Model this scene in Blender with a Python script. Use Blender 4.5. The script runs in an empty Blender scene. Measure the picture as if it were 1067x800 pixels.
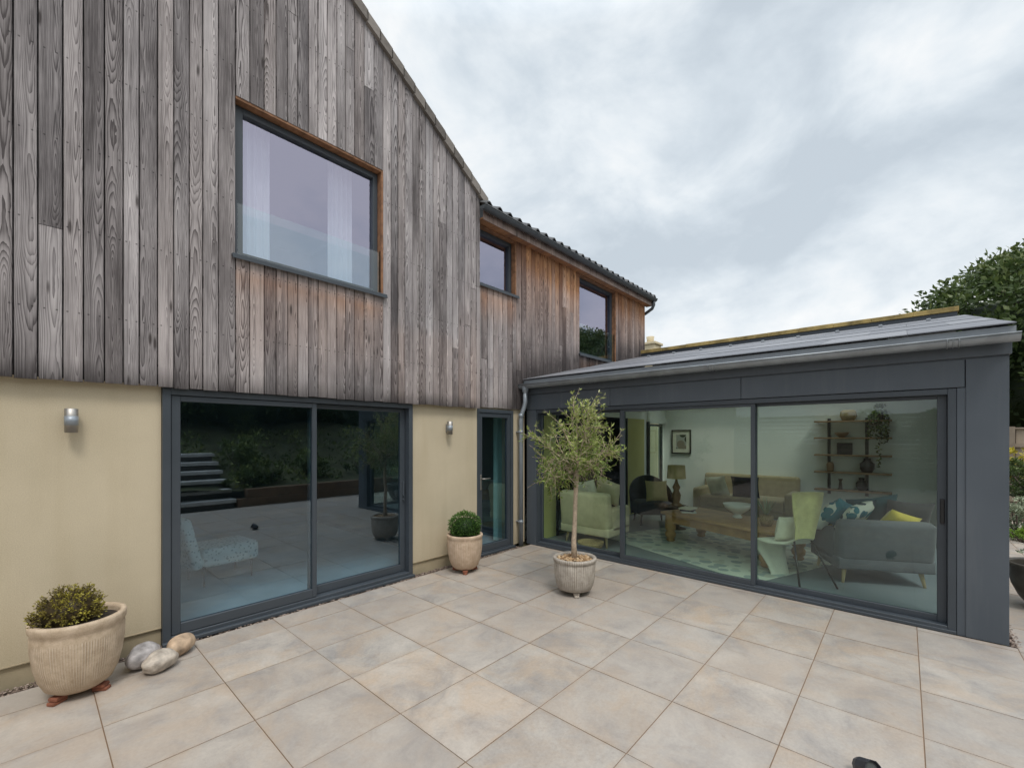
import bpy, bmesh, math, random
from mathutils import Vector, Matrix, noise
R = math.radians
PI = math.pi
sc = bpy.context.scene
COL = sc.collection
rng = random.Random(11)

# ------------------------------------------------------------------ helpers
class MB:
    """collects geometry, links it as one mesh object"""
    def __init__(self):
        self.v = []; self.f = []; self.c = []; self.sm = []
        self.col = (0.5, 0.0, 0.0)
    def add(self, vs, fs, smooth=False, col=None):
        o = len(self.v)
        self.v += [tuple(p) for p in vs]
        c = col or self.col
        self.c += [c] * len(vs)
        for f in fs:
            self.f.append(tuple(i + o for i in f)); self.sm.append(smooth)
        return self
    def quad(self, a, b, c, d, col=None):
        return self.add([a, b, c, d], [(0, 1, 2, 3)], False, col)
    def box(self, x0, x1, y0, y1, z0, z1, col=None):
        vs = [(x0, y0, z0), (x1, y0, z0), (x1, y1, z0), (x0, y1, z0), (x0, y0, z1), (x1, y0, z1), (x1, y1, z1), (x0, y1, z1)]
        fs = [(0, 3, 2, 1), (4, 5, 6, 7), (0, 1, 5, 4), (1, 2, 6, 5), (2, 3, 7, 6), (3, 0, 4, 7)]
        return self.add(vs, fs, False, col)
    def rbox(self, x0, x1, y0, y1, z0, z1, r=0.003, seg=1, M=None, smooth=None, col=None, jit=0.0):
        bm = bmesh.new()
        bmesh.ops.create_cube(bm, size=1.0)
        for v in bm.verts:
            v.co = Vector(((x0 + x1) / 2 + v.co.x * (x1 - x0), (y0 + y1) / 2 + v.co.y * (y1 - y0), (z0 + z1) / 2 + v.co.z * (z1 - z0)))
        r = min(r, 0.49 * min(x1 - x0, y1 - y0, z1 - z0))
        bmesh.ops.bevel(bm, geom=bm.edges[:], offset=r, segments=seg, affect='EDGES', profile=0.5)
        return self.bm(bm, M, (seg > 1) if smooth is None else smooth, col)
    def bm(self, bm, M=None, smooth=False, col=None):
        bm.verts.index_update()
        vs = [(M @ v.co) if M else v.co.copy() for v in bm.verts]
        fs = [[v.index for v in f.verts] for f in bm.faces]
        bm.free()
        return self.add(vs, fs, smooth, col)
    def tube(self, pts, rad, n=8, cap=True, col=None, smooth=True):
        pts = [Vector(p) for p in pts]
        if not isinstance(rad, (list, tuple)): rad = [rad] * len(pts)
        vs = []; fs = []
        prev = None
        for i, p in enumerate(pts):
            d = (pts[min(i + 1, len(pts) - 1)] - pts[max(i - 1, 0)])
            if d.length < 1e-7: d = Vector((0, 0, 1))
            d.normalize()
            if prev is None:
                a = Vector((0, 0, 1)) if abs(d.z) < 0.9 else Vector((1, 0, 0))
                u = d.cross(a).normalized()
            else:
                u = (prev - d * prev.dot(d))
                u = u.normalized() if u.length > 1e-6 else d.orthogonal().normalized()
            prev = u
            w = d.cross(u)
            for k in range(n):
                t = 2 * PI * k / n
                vs.append(p + (u * math.cos(t) + w * math.sin(t)) * rad[i])
        for i in range(len(pts) - 1):
            for k in range(n):
                a = i * n + k; b = i * n + (k + 1) % n
                fs.append((a, b, b + n, a + n))
        self.add(vs, fs, smooth, col)
        if cap:
            o = len(self.v) - len(vs)
            self.f.append(tuple(o + k for k in reversed(range(n)))); self.sm.append(False)
            self.f.append(tuple(o + (len(pts) - 1) * n + k for k in range(n))); self.sm.append(False)
        return self
    def lathe(self, prof, n=40, M=None, col=None, smooth=True, capb=True):
        vs = []; fs = []
        for (r, z) in prof:
            for k in range(n):
                t = 2 * PI * k / n
                p = Vector((r * math.cos(t), r * math.sin(t), z))
                vs.append(M @ p if M else p)
        for i in range(len(prof) - 1):
            for k in range(n):
                a = i * n + k; b = i * n + (k + 1) % n
                fs.append((a, b, b + n, a + n))
        if capb: fs.append(tuple(reversed(range(n))))
        return self.add(vs, fs, smooth, col)
    def ball(self, c, rx, ry, rz, sub=3, amp=0.0, fr=3.0, seed=0, M=None, col=None):
        bm = bmesh.new()
        bmesh.ops.create_icosphere(bm, subdivisions=sub, radius=1.0)
        for v in bm.verts:
            n = v.co.copy()
            k = 1 + amp * noise.noise(n * fr + Vector((seed * 7.3, seed * 3.1, seed)))
            v.co = Vector((n.x * rx * k, n.y * ry * k, n.z * rz * k))
        T = Matrix.Translation(Vector(c))
        return self.bm(bm, T @ M if M else T, True, col)
    def build(self, name, mat, parent=None, origin=None):
        me = bpy.data.meshes.new(name)
        if parent is not None and origin is None:
            origin = world_loc(parent) if parent.get('_w') else (0, 0, 0)
        o0 = Vector(origin or (0, 0, 0))
        me.from_pydata([Vector(p) - o0 for p in self.v], [], self.f)
        me.polygons.foreach_set('use_smooth', self.sm)
        a = me.attributes.new('tone', 'FLOAT_COLOR', 'POINT')
        a.data.foreach_set('color', [x for c in self.c for x in (c[0], c[1], c[2], c[3] if len(c) > 3 else 0.0)])
        me.materials.append(mat)
        me.validate()
        ob = bpy.data.objects.new(name, me)
        COL.objects.link(ob)
        if parent is not None: ob.parent = parent
        else: ob.location = o0
        return ob

W = {}
def world_loc(o):
    return W.get(o.name, Vector((0, 0, 0)))
def tag(o, label, cat, group=None):
    o['label'] = label; o['category'] = cat
    if group: o['group'] = group
    return o
def thing(name, label, cat, loc=(0, 0, 0), rz=0.0, group=None):
    o = bpy.data.objects.new(name, None); COL.objects.link(o)
    o.empty_display_size = 0.2
    o.location = loc; o.rotation_euler = (0, 0, rz)
    W[o.name] = Vector(loc)
    return tag(o, label, cat, group)
def wpart(mb, name, mat, parent, root=None):
    """part written in world coordinates under an unrotated root"""
    return mb.build(name, mat, parent, W[(root or parent).name])
def copy_tree(o, parent=None):
    c = o.copy(); COL.objects.link(c)
    if parent is not None: c.parent = parent
    for ch in list(o.children): copy_tree(ch, c)
    return c
def struct(o):
    o['kind'] = 'structure'; return o
def frame(mb, ax, a0, a1, z0, z1, d0, d1, wl, wr, wb, wt, r=0.003):
    def b(p, q, s, t):
        if ax == 'x': mb.rbox(p, q, d0, d1, s, t, r)
        else: mb.rbox(d0, d1, p, q, s, t, r)
    b(a0, a0 + wl, z0, z1); b(a1 - wr, a1, z0, z1)
    b(a0 + wl, a1 - wr, z0, z0 + wb); b(a0 + wl, a1 - wr, z1 - wt, z1)
def pane(ax, a0, a1, z0, z1, d):
    mb = MB()
    if ax == 'x': mb.quad((a0, d, z0), (a1, d, z0), (a1, d, z1), (a0, d, z1))
    else: mb.quad((d, a1, z0), (d, a0, z0), (d, a0, z1), (d, a1, z1))
    return mb

# ------------------------------------------------------------------ materials
class NT:
    def __init__(self, name):
        self.m = bpy.data.materials.new(name); self.m.use_nodes = True
        self.t = self.m.node_tree; self.n = self.t.nodes; self.n.clear()
        self.out = self.n.new('ShaderNodeOutputMaterial')
    def node(self, typ, **kw):
        x = self.n.new(typ)
        for k, v in kw.items(): setattr(x, k, v)
        return x
    def link(self, a, b): self.t.links.new(a, b)
    def set(self, sock, val):
        if hasattr(val, 'is_output'): self.link(val, sock)
        else: sock.default_value = val
    def math(self, op, a, b=None, c=None, clamp=False):
        x = self.node('ShaderNodeMath', operation=op); x.use_clamp = clamp
        self.set(x.inputs[0], a)
        if b is not None: self.set(x.inputs[1], b)
        if c is not None: self.set(x.inputs[2], c)
        return x.outputs[0]
    def mix(self, fac, a, b, mode='MIX'):
        x = self.node('ShaderNodeMix', data_type='RGBA', blend_type=mode)
        self.set(x.inputs['Factor'], fac)
        self.set(x.inputs[6], a if hasattr(a, 'is_output') else (*a, 1)[:4])
        self.set(x.inputs[7], b if hasattr(b, 'is_output') else (*b, 1)[:4])
        return x.outputs[2]
    def noise(self, vec, scale, detail=4, rough=0.55, dist=0.0):
        x = self.node('ShaderNodeTexNoise')
        if vec is not None: self.link(vec, x.inputs['Vector'])
        x.inputs['Scale'].default_value = scale; x.inputs['Detail'].default_value = detail
        x.inputs['Roughness'].default_value = rough; x.inputs['Distortion'].default_value = dist
        return x.outputs['Fac']
    def ramp(self, fac, *stops):
        x = self.node('ShaderNodeValToRGB')
        el = x.color_ramp.elements
        while len(el) < len(stops): el.new(0.5)
        for e, (p, c) in zip(el, stops):
            e.position = p; e.color = (*c, 1) if isinstance(c, tuple) else (c, c, c, 1)
        self.link(fac, x.inputs[0]); return x.outputs[0]
    def obj(self): return self.node('ShaderNodeTexCoord').outputs['Object']
    def attr(self):
        a = self.node('ShaderNodeAttribute', attribute_name='tone')
        s = self.node('ShaderNodeSeparateColor'); self.link(a.outputs['Color'], s.inputs[0])
        return s.outputs[0], s.outputs[1], s.outputs[2]
    def sep(self, v):
        s = self.node('ShaderNodeSeparateXYZ'); self.link(v, s.inputs[0]); return s.outputs
    def comb(self, x, y, z):
        c = self.node('ShaderNodeCombineXYZ')
        for i, q in enumerate((x, y, z)): self.set(c.inputs[i], q)
        return c.outputs[0]
    def bump(self, h, strength=0.3, dist=0.01):
        b = self.node('ShaderNodeBump'); b.inputs['Strength'].default_value = strength
        b.inputs['Distance'].default_value = dist; self.link(h, b.inputs['Height']); return b.outputs[0]
    def bsdf(self, col, rough=0.5, normal=None, metal=0.0, spec=None, sheen=0.0, coat=0.0):
        p = self.node('ShaderNodeBsdfPrincipled')
        self.set(p.inputs['Base Color'], col if hasattr(col, 'is_output') else (*col, 1)[:4])
        self.set(p.inputs['Roughness'], rough); p.inputs['Metallic'].default_value = metal
        if spec is not None: p.inputs['Specular IOR Level'].default_value = spec
        if sheen: p.inputs['Sheen Weight'].default_value = sheen
        if coat: p.inputs['Coat Weight'].default_value = coat
        if normal is not None: self.link(normal, p.inputs['Normal'])
        self.link(p.outputs[0], self.out.inputs[0])
        return p

def simple(name, col, rough=0.5, var=0.18, scale=6.0, metal=0.0, bump=0.0, bscale=60.0, spec=None, sheen=0.0, detail=5):
    t = NT(name); v = t.obj()
    n = t.noise(v, scale, detail)
    lo = tuple(c * (1 - var) for c in col); hi = tuple(min(1, c * (1 + var)) for c in col)
    c = t.ramp(n, (0.3, lo), (0.7, hi))
    nm = t.bump(t.noise(v, bscale, 3), bump, 0.004) if bump else None
    r = t.math('ADD', t.math('MULTIPLY', n, 0.15), rough - 0.07)
    t.bsdf(c, r, nm, metal, spec, sheen)
    return t.m

def timber(name, grey_lo, grey_hi):
    t = NT(name); r, g, b = t.attr(); s = t.sep(t.obj())
    at = t.node('ShaderNodeAttribute', attribute_name='tone')
    r2 = t.math('FRACT', t.math('MULTIPLY', r, 37.3)); r3 = t.math('FRACT', t.math('MULTIPLY', r, 91.7))
    u = t.math('ADD', at.outputs['Alpha'], t.math('MULTIPLY', t.math('SUBTRACT', r2, 0.5), 0.075))
    zn = t.noise(t.comb(t.math('MULTIPLY', r, 313.0), 0.0, t.math('MULTIPLY', s[2], 0.6)), 1.0, 2.0, 0.5)
    wob = t.noise(t.comb(t.math('ADD', t.math('MULTIPLY', s[0], 16.0), t.math('MULTIPLY', r, 77.0)), t.math('MULTIPLY', r, 51.0), t.math('MULTIPLY', s[2], 2.4)), 1.0, 3.0, 0.55)
    D = t.math('ADD', t.math('MULTIPLY', t.math('SUBTRACT', zn, 0.5), 0.24), t.math('MULTIPLY', t.math('SUBTRACT', r3, 0.5), 0.10))
    D = t.math('ADD', D, t.math('MULTIPLY', t.math('MULTIPLY', t.math('SUBTRACT', s[2], 3.6), t.math('SUBTRACT', r2, 0.5)), 0.055))
    u = t.math('ADD', u, t.math('MULTIPLY', t.math('SUBTRACT', wob, 0.5), 0.030))
    rad = t.math('SQRT', t.math('ADD', t.math('MULTIPLY', u, u), t.math('MULTIPLY', D, D)))
    rad = t.math('ADD', rad, t.math('MULTIPLY', t.math('SUBTRACT', wob, 0.5), 0.016))
    rings = t.math('FRACT', t.math('MULTIPLY', rad, t.math('ADD', 105.0, t.math('MULTIPLY', r3, 60.0))))
    rings = t.math('SUBTRACT', 1.0, t.math('POWER', rings, 2.2))
    fib = t.noise(t.comb(t.math('MULTIPLY', s[0], 190.0), t.math('MULTIPLY', r, 91.0), t.math('MULTIPLY', s[2], 5.0)), 1.0, 3, 0.6)
    big = t.noise(t.comb(t.math('MULTIPLY', s[0], 5.0), t.math('MULTIPLY', r, 9.0), t.math('MULTIPLY', s[2], 1.1)), 1.0, 4, 0.6)
    amp = t.noise(t.comb(t.math('MULTIPLY', r, 40.0), 0.0, t.math('MULTIPLY', s[2], 0.35)), 1.0, 1)
    amp = t.math('MULTIPLY', t.math('SUBTRACT', amp, 0.25, clamp=True), 1.25)
    k = t.math('MULTIPLY', t.math('MULTIPLY', rings, 0.70), t.math('ADD', 0.22, t.math('MULTIPLY', amp, 1.35)))
    k = t.math('ADD', k, t.math('MULTIPLY', t.math('SUBTRACT', fib, 0.5), 0.62))
    k = t.math('ADD', k, t.math('MULTIPLY', t.math('SUBTRACT', r, 0.5), 0.36))
    k = t.math('ADD', t.math('ADD', k, t.math('MULTIPLY', t.math('SUBTRACT', big, 0.5), 1.0)), 0.03, clamp=True)
    c = t.mix(k, grey_lo, grey_hi)
    # some boards are browner than others
    br = t.math('FRACT', t.math('MULTIPLY', r, 7.77))
    c = t.mix(t.math('MULTIPLY', br, 0.26), c, t.mix(k, (0.10, 0.068, 0.052), (0.43, 0.33, 0.28)))
    c = t.mix(t.math('MULTIPLY', t.math('FRACT', t.math('MULTIPLY', r, 17.3)), 0.35), c, t.mix(k, (0.075, 0.073, 0.08), (0.55, 0.54, 0.56)))
    oc = t.mix(k, (0.17, 0.062, 0.026), (0.80, 0.43, 0.22))
    gm = t.math('MULTIPLY', g, t.math('ADD', 0.35, t.math('MULTIPLY', t.math('ADD', big, t.math('MULTIPLY', fib, 0.5)), 0.9)), clamp=True)
    c = t.mix(gm, c, oc)
    dk = t.math('MULTIPLY', b, t.math('ADD', 0.2, t.math('MULTIPLY', fib, 1.3)), clamp=True)
    c = t.mix(dk, c, (0.035, 0.03, 0.03))
    sk = t.noise(t.comb(t.math('MULTIPLY', s[0], 34.0), 0.0, t.math('MULTIPLY', s[2], 0.55)), 1.0, 5, 0.6)
    c = t.mix(t.ramp(sk, (0.52, 0.0), (0.74, 0.58)), c, (0.05, 0.042, 0.042))
    # nail heads, two to a batten
    nz = t.math('SUBTRACT', t.math('FRACT', t.math('DIVIDE', t.math('ADD', s[2], 0.11), 0.6)), 0.5)
    nx = t.math('SUBTRACT', t.math('ABSOLUTE', at.outputs['Alpha']), 0.030)
    nz = t.math('MULTIPLY', nz, 0.6)
    nd = t.math('SQRT', t.math('ADD', t.math('MULTIPLY', nx, nx), t.math('MULTIPLY', nz, nz)))
    c = t.mix(t.ramp(nd, (0.0035, 0.75), (0.006, 0.0)), c, (0.02, 0.018, 0.018))
    # knots
    vo = t.node('ShaderNodeTexVoronoi'); vo.inputs['Scale'].default_value = 1.0
    t.link(t.comb(t.math('ADD', t.math('MULTIPLY', s[0], 8.0), t.math('MULTIPLY', r, 33.0)), t.math('MULTIPLY', r, 57.0), t.math('MULTIPLY', s[2], 1.6)), vo.inputs['Vector'])
    kn = t.ramp(vo.outputs['Distance'], (0.05, 1.0), (0.11, 0.0))
    c = t.mix(t.math('MULTIPLY', kn, 0.8), c, (0.03, 0.022, 0.02))
    h = t.math('ADD', t.math('MULTIPLY', rings, 0.6), fib)
    t.bsdf(c, 0.8, t.bump(h, 0.35, 0.003), spec=0.25)
    return t.m

def glass(name, tint, f0=0.13, refl=(1, 1, 1)):
    t = NT(name)
    lw = t.node('ShaderNodeLayerWeight'); lw.inputs['Blend'].default_value = 0.5
    p = t.math('POWER', lw.outputs['Facing'], 5.0)
    fac = t.math('ADD', f0, t.math('MULTIPLY', p, 1.0 - f0))
    tr = t.node('ShaderNodeBsdfTransparent'); tr.inputs[0].default_value = (*tint, 1)
    gl = t.node('ShaderNodeBsdfGlossy'); gl.inputs['Roughness'].default_value = 0.0
    gl.inputs['Color'].default_value = (*refl, 1)
    # large panes are never dead flat
    nz = t.noise(t.obj(), 1.3, 1, 0.4)
    t.link(t.bump(nz, 0.02, 0.02), gl.inputs['Normal'])
    mx = t.node('ShaderNodeMixShader'); t.set(mx.inputs[0], fac)
    t.link(tr.outputs[0], mx.inputs[1]); t.link(gl.outputs[0], mx.inputs[2])
    t.link(mx.outputs[0], t.out.inputs[0])
    return t.m

def leaf(name, *stops, rough=0.5, trans=0.25):
    t = NT(name); r, g, b = t.attr()
    c = t.ramp(r, *stops)
    p = t.node('ShaderNodeBsdfPrincipled'); t.link(c, p.inputs['Base Color'])
    p.inputs['Roughness'].default_value = rough; p.inputs['Specular IOR Level'].default_value = 0.35
    tl = t.node('ShaderNodeBsdfTranslucent'); t.link(c, tl.inputs[0])
    mx = t.node('ShaderNodeMixShader'); mx.inputs[0].default_value = trans
    t.link(p.outputs[0], mx.inputs[1]); t.link(tl.outputs[0], mx.inputs[2])
    t.link(mx.outputs[0], t.out.inputs[0])
    return t.m

def toned(name, *stops, rough=0.7, bump=0.0, scale=40.0, fine=0.15):
    """colour chosen per piece by the tone attribute, plus fine grain"""
    t = NT(name); r, g, b = t.attr(); v = t.obj()
    n = t.noise(v, scale, 5, 0.6)
    k = t.math('ADD', r, t.math('MULTIPLY', t.math('SUBTRACT', n, 0.5), fine * 2), clamp=True)
    c = t.ramp(k, *stops)
    t.bsdf(c, rough, t.bump(n, bump, 0.004) if bump else None)
    return t.m

def slab_mat():
    t = NT('porcelain_slab'); r, g, b = t.attr(); v = t.obj()
    s = t.sep(v)
    vv = t.comb(t.math('ADD', s[0], t.math('MULTIPLY', r, 31.0)), t.math('ADD', s[1], t.math('MULTIPLY', r, 17.0)), 0.0)
    n1 = t.noise(vv, 2.6, 8, 0.7, 0.5); n2 = t.noise(vv, 2.9, 7, 0.66, 0.7); n3 = t.noise(vv, 48.0, 6, 0.78)
    nb = t.noise(v, 0.55, 3)
    c = t.ramp(n1, (0.36, (0.27, 0.252, 0.238)), (0.5, (0.395, 0.358, 0.318)), (0.64, (0.485, 0.44, 0.385)))
    c = t.mix(t.ramp(n2, (0.44, 0.0), (0.64, 0.65)), c, (0.46, 0.345, 0.24))
    c = t.mix(t.ramp(nb, (0.4, 0.0), (0.62, 0.35)), c, (0.32, 0.29, 0.27))
    c = t.mix(0.5, c, t.ramp(n3, (0.3, 0.36), (0.7, 0.64)), 'OVERLAY')
    rr = t.math('ADD', 0.90, t.math('MULTIPLY', t.math('FRACT', t.math('MULTIPLY', r, 13.7)), 0.18))
    c = t.mix(1.0, c, t.comb(rr, rr, rr), 'MULTIPLY')
    c = t.mix(t.math('MULTIPLY', t.math('FRACT', t.math('MULTIPLY', r, 5.31)), 0.38), c, t.mix(n1, (0.36, 0.285, 0.225), (0.48, 0.405, 0.34)))
    c = t.mix(t.math('MULTIPLY', t.math('FRACT', t.math('MULTIPLY', r, 23.9)), 0.30), c, t.mix(n1, (0.26, 0.26, 0.262), (0.42, 0.415, 0.405)))
    st = t.ramp(t.noise(v, 5.5, 3, 0.5, 1.5), (0.62, 0.0), (0.76, 0.25))
    c = t.mix(st, c, (0.25, 0.19, 0.145))
    # grime creeping in from the joints
    c = t.mix(t.math('MULTIPLY', g, t.math('MULTIPLY', t.math('SUBTRACT', n2, 0.3, clamp=True), 1.0)), c, (0.34, 0.24, 0.16))
    c = t.mix(b, c, (0.20, 0.13, 0.08))
    t.bsdf(c, t.math('ADD', 0.42, t.math('MULTIPLY', n1, 0.3)), t.bump(t.math('ADD', n3, t.math('MULTIPLY', n1, 0.5)), 0.16, 0.004), spec=0.4)
    return t.m

def render_mat():
    t = NT('cream_render'); v = t.obj(); s = t.sep(v)
    n = t.noise(v, 170.0, 4, 0.75); n2 = t.noise(v, 1.1, 5, 0.6); n3 = t.noise(v, 60, 4, 0.6)
    vs = t.noise(t.comb(t.math('MULTIPLY', s[0], 6.0), s[1], t.math('MULTIPLY', s[2], 0.5)), 1.0, 4)
    c = t.ramp(n2, (0.3, (0.535, 0.46, 0.33)), (0.7, (0.63, 0.545, 0.40)))
    c = t.mix(t.math('MULTIPLY', t.ramp(vs, (0.45, 0.0), (0.75, 0.45)), 0.6), c, (0.42, 0.34, 0.21))
    c = t.mix(0.6, c, t.ramp(n, (0.3, 0.36), (0.7, 0.64)), 'OVERLAY')
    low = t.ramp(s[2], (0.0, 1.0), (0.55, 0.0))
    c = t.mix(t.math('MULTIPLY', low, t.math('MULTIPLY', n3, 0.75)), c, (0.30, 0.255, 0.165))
    t.bsdf(c, 0.9, t.bump(n, 0.35, 0.003), spec=0.2)
    return t.m

def groove_pot(name, lo, hi, stain, grooves=64, depth=.5):
    """clay pot with scratched vertical flutes"""
    t = NT(name); v = t.obj(); s = t.sep(v)
    ang = t.math('ARCTAN2', s[1], s[0])
    rn = t.noise(t.comb(t.math('MULTIPLY', ang, 9.0), 0.0, t.math('MULTIPLY', s[2], 2.5)), 1.0, 3)
    w = t.math('SINE', t.math('ADD', t.math('MULTIPLY', ang, float(grooves)), t.math('MULTIPLY', rn, 3.0)))
    band = t.math('MULTIPLY', t.ramp(s[2], (0.07, 0.0), (0.13, 1.0)), t.ramp(s[2], (0.385, 1.0), (0.40, 0.0)))
    msk = t.ramp(t.noise(t.comb(t.math('MULTIPLY', ang, 5.0), 3.0, t.math('MULTIPLY', s[2], 4.0)), 1.0, 3), (0.36, 0.0), (0.62, 1.0))
    w = t.math('MULTIPLY', t.math('MULTIPLY', w, band), msk)
    n = t.noise(v, 14.0, 6, 0.65); nf = t.noise(v, 120.0, 4, 0.6)
    c = t.ramp(n, (0.3, lo), (0.7, hi))
    c = t.mix(t.math('MULTIPLY', t.math('SUBTRACT', 0.0, w, clamp=True), depth), c, stain)
    c = t.mix(t.math('MULTIPLY', t.math('MULTIPLY', w, 1.0, clamp=True), depth * .7), c, (0.75, 0.68, 0.58))
    d = t.ramp(s[2], (0.03, 0.65), (0.2, 0.0))
    c = t.mix(t.math('MULTIPLY', d, n), c, stain)
    c = t.mix(0.3, c, t.ramp(nf, (0.3, 0.35), (0.7, 0.65)), 'OVERLAY')
    t.bsdf(c, 0.85, t.bump(t.math('ADD', t.math('MULTIPLY', w, depth * 1.6), t.math('MULTIPLY', nf, 0.6)), 0.5, 0.004), spec=0.25)
    return t.m

def fabric(name, col, var=0.15, weave=500.0):
    t = NT(name); v = t.obj()
    n = t.noise(v, 9.0, 5, 0.6); w = t.noise(v, weave, 2)
    lo = tuple(c * (1 - var) for c in col); hi = tuple(min(1, c * (1 + var)) for c in col)
    t.bsdf(t.ramp(t.math('ADD', t.math('MULTIPLY', n, 0.7), t.math('MULTIPLY', w, 0.3)), (0.3, lo), (0.7, hi)), 0.9, t.bump(w, 0.3, 0.002), sheen=0.2, spec=0.2)
    return t.m

def spots(name, base, cols, scale, thr=0.33):
    t = NT(name); v = t.obj()
    vo = t.node('ShaderNodeTexVoronoi'); vo.inputs['Scale'].default_value = scale
    t.link(v, vo.inputs['Vector'])
    m = t.ramp(vo.outputs['Distance'], (thr - 0.02, 1.0), (thr, 0.0))
    sx = t.node('ShaderNodeSeparateColor'); t.link(vo.outputs['Color'], sx.inputs[0])
    x = t.node('ShaderNodeValToRGB'); x.color_ramp.interpolation = 'CONSTANT'
    el = x.color_ramp.elements
    while len(el) < len(cols): el.new(0.5)
    for i, (e, c) in enumerate(zip(el, cols)): e.position = i / len(cols); e.color = (*c, 1)
    t.link(sx.outputs[0], x.inputs[0])
    t.bsdf(t.mix(m, base, x.outputs[0]), 0.9, spec=0.2)
    return t.m

M_CLAD = timber('weathered_larch', (0.095, 0.084, 0.086), (0.80, 0.735, 0.735))
M_RENDER = render_mat()
M_SLAB = slab_mat()
M_PLINTH = simple('plinth_render', (0.38, 0.32, 0.215), 0.9, 0.15, 5, bump=0.4, bscale=120)
M_ANTH = simple('anthracite_aluminium', (0.056, 0.068, 0.082), 0.42, 0.08, 3, spec=0.5)
def panel_mat():
    t = NT('anthracite_panel'); v = t.obj(); s = t.sep(v)
    st = t.noise(t.comb(t.math('MULTIPLY', s[0], 9.0), t.math('MULTIPLY', s[1], 9.0), t.math('MULTIPLY', s[2], 0.7)), 1.0, 6, 0.65)
    n = t.noise(v, 1.4, 4); du = t.noise(v, 220.0, 3, 0.8)
    c = t.ramp(n, (0.3, (0.078, 0.094, 0.114)), (0.7, (0.095, 0.113, 0.135)))
    c = t.mix(t.ramp(st, (0.5, 0.0), (0.75, 0.35)), c, (0.15, 0.165, 0.18))
    c = t.mix(t.ramp(du, (0.62, 0.0), (0.8, 0.25)), c, (0.2, 0.2, 0.2))
    t.bsdf(c, t.math('ADD', 0.34, t.math('MULTIPLY', st, 0.3)), t.bump(n, 0.08, 0.02), spec=0.5)
    return t.m
M_PANEL = panel_mat()
M_BLACK = simple('black_void', (0.012, 0.012, 0.013), 0.8, 0.1)
M_GUT = simple('galvanised_steel', (0.29, 0.315, 0.34), 0.42, 0.18, 7, metal=0.4)
M_APRON = simple('grey_steel_apron', (0.30, 0.325, 0.35), 0.45, 0.08, 5)
M_PIPE = simple('zinc_pipe', (0.30, 0.335, 0.375), 0.42, 0.12, 7, metal=0.3)
M_DGUT = simple('dark_gutter', (0.075, 0.085, 0.095), 0.4, 0.15, 7)
M_SLATE = toned('roof_slate', (0.0, (0.14, 0.145, 0.165)), (1.0, (0.225, 0.23, 0.25)), rough=0.55, bump=0.15, scale=25)
M_TILE = toned('pantile', (0.0, (0.05, 0.052, 0.055)), (1.0, (0.11, 0.11, 0.112)), rough=0.65, bump=0.3, scale=30)
M_VERGE = toned('verge_tile', (0.0, (0.125, 0.11, 0.098)), (1.0, (0.27, 0.24, 0.215)), rough=0.9, bump=0.5, scale=22, fine=0.5)
M_RIDGE = simple('lichen_ridge', (0.36, 0.265, 0.10), 0.9, 0.5, 5, bump=0.6, bscale=60)
M_GLASS_A = glass('door_glass', (0.56, 0.74, 0.82), 0.20, (0.72, 0.87, 1.0))
M_GLASS_R = glass('added_daylight_glass', (0.95, 0.97, 0.96), 0.05)  # extra clear glass of the added openings, lets more daylight in
M_GLASS_B = glass('garden_room_glass', (0.80, 0.945, 0.85), 0.068, (0.9, 0.96, 1.0))
M_GLASS_U = glass('upper_glass', (0.78, 0.82, 0.88), 0.38, (0.80, 0.79, 1.0))
M_BALU = glass('balustrade_glass', (0.86, 0.96, 0.96), 0.09)
M_STEEL = simple('brushed_steel', (0.42, 0.40, 0.375), 0.5, 0.12, 9, metal=0.9)
M_WHITE = simple('white_plaster', (0.86, 0.87, 0.84), 0.9, 0.03, 2)
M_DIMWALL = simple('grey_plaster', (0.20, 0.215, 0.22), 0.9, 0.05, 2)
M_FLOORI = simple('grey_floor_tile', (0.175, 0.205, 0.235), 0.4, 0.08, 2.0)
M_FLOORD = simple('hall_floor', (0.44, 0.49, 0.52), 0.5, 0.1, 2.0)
M_YWALL = simple('lime_yellow_wall', (0.66, 0.60, 0.27), 0.9, 0.06, 2)
M_MINT = simple('mint_curtain', (0.55, 0.75, 0.66), 0.9, 0.08, 4)
M_CURT = simple('white_curtain', (0.88, 0.88, 0.86), 0.9, 0.04, 4)
M_SOIL = simple('potting_soil', (0.035, 0.026, 0.02), 0.95, 0.5, 60, bump=0.8, bscale=150)
M_TERRA = simple('terracotta', (0.24, 0.088, 0.05), 0.9, 0.4, 25, bump=0.4)
M_POT1 = groove_pot('sand_clay', (0.40, 0.305, 0.21), (0.62, 0.50, 0.375), (0.30, 0.205, 0.13), 104, .42)
M_POT2 = groove_pot('peach_clay', (0.46, 0.335, 0.235), (0.66, 0.515, 0.385), (0.36, 0.24, 0.15), 46, .22)
M_POT3 = groove_pot('grey_clay', (0.29, 0.255, 0.215), (0.56, 0.51, 0.45), (0.22, 0.18, 0.14), 60, .5)
M_BOWLPOT = simple('bronze_glaze', (0.085, 0.075, 0.062), 0.4, 0.3, 9, bump=0.2)
M_BARK = simple('olive_bark', (0.47, 0.375, 0.28), 0.9, 0.3, 30, bump=0.7, bscale=90)
M_DBARK = simple('dark_bark', (0.09, 0.07, 0.055), 0.95, 0.3, 12, bump=0.7)
M_CHIP = toned('bark_chip', (0.0, (0.16, 0.085, 0.04)), (0.5, (0.42, 0.27, 0.14)), (1.0, (0.64, 0.5, 0.33)), rough=0.9)
M_OLIVE = leaf('olive_leaf', (0.0, (0.085, 0.135, 0.03)), (0.42, (0.235, 0.31, 0.075)), (0.72, (0.42, 0.47, 0.14)), (1.0, (0.64, 0.66, 0.36)))
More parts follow.
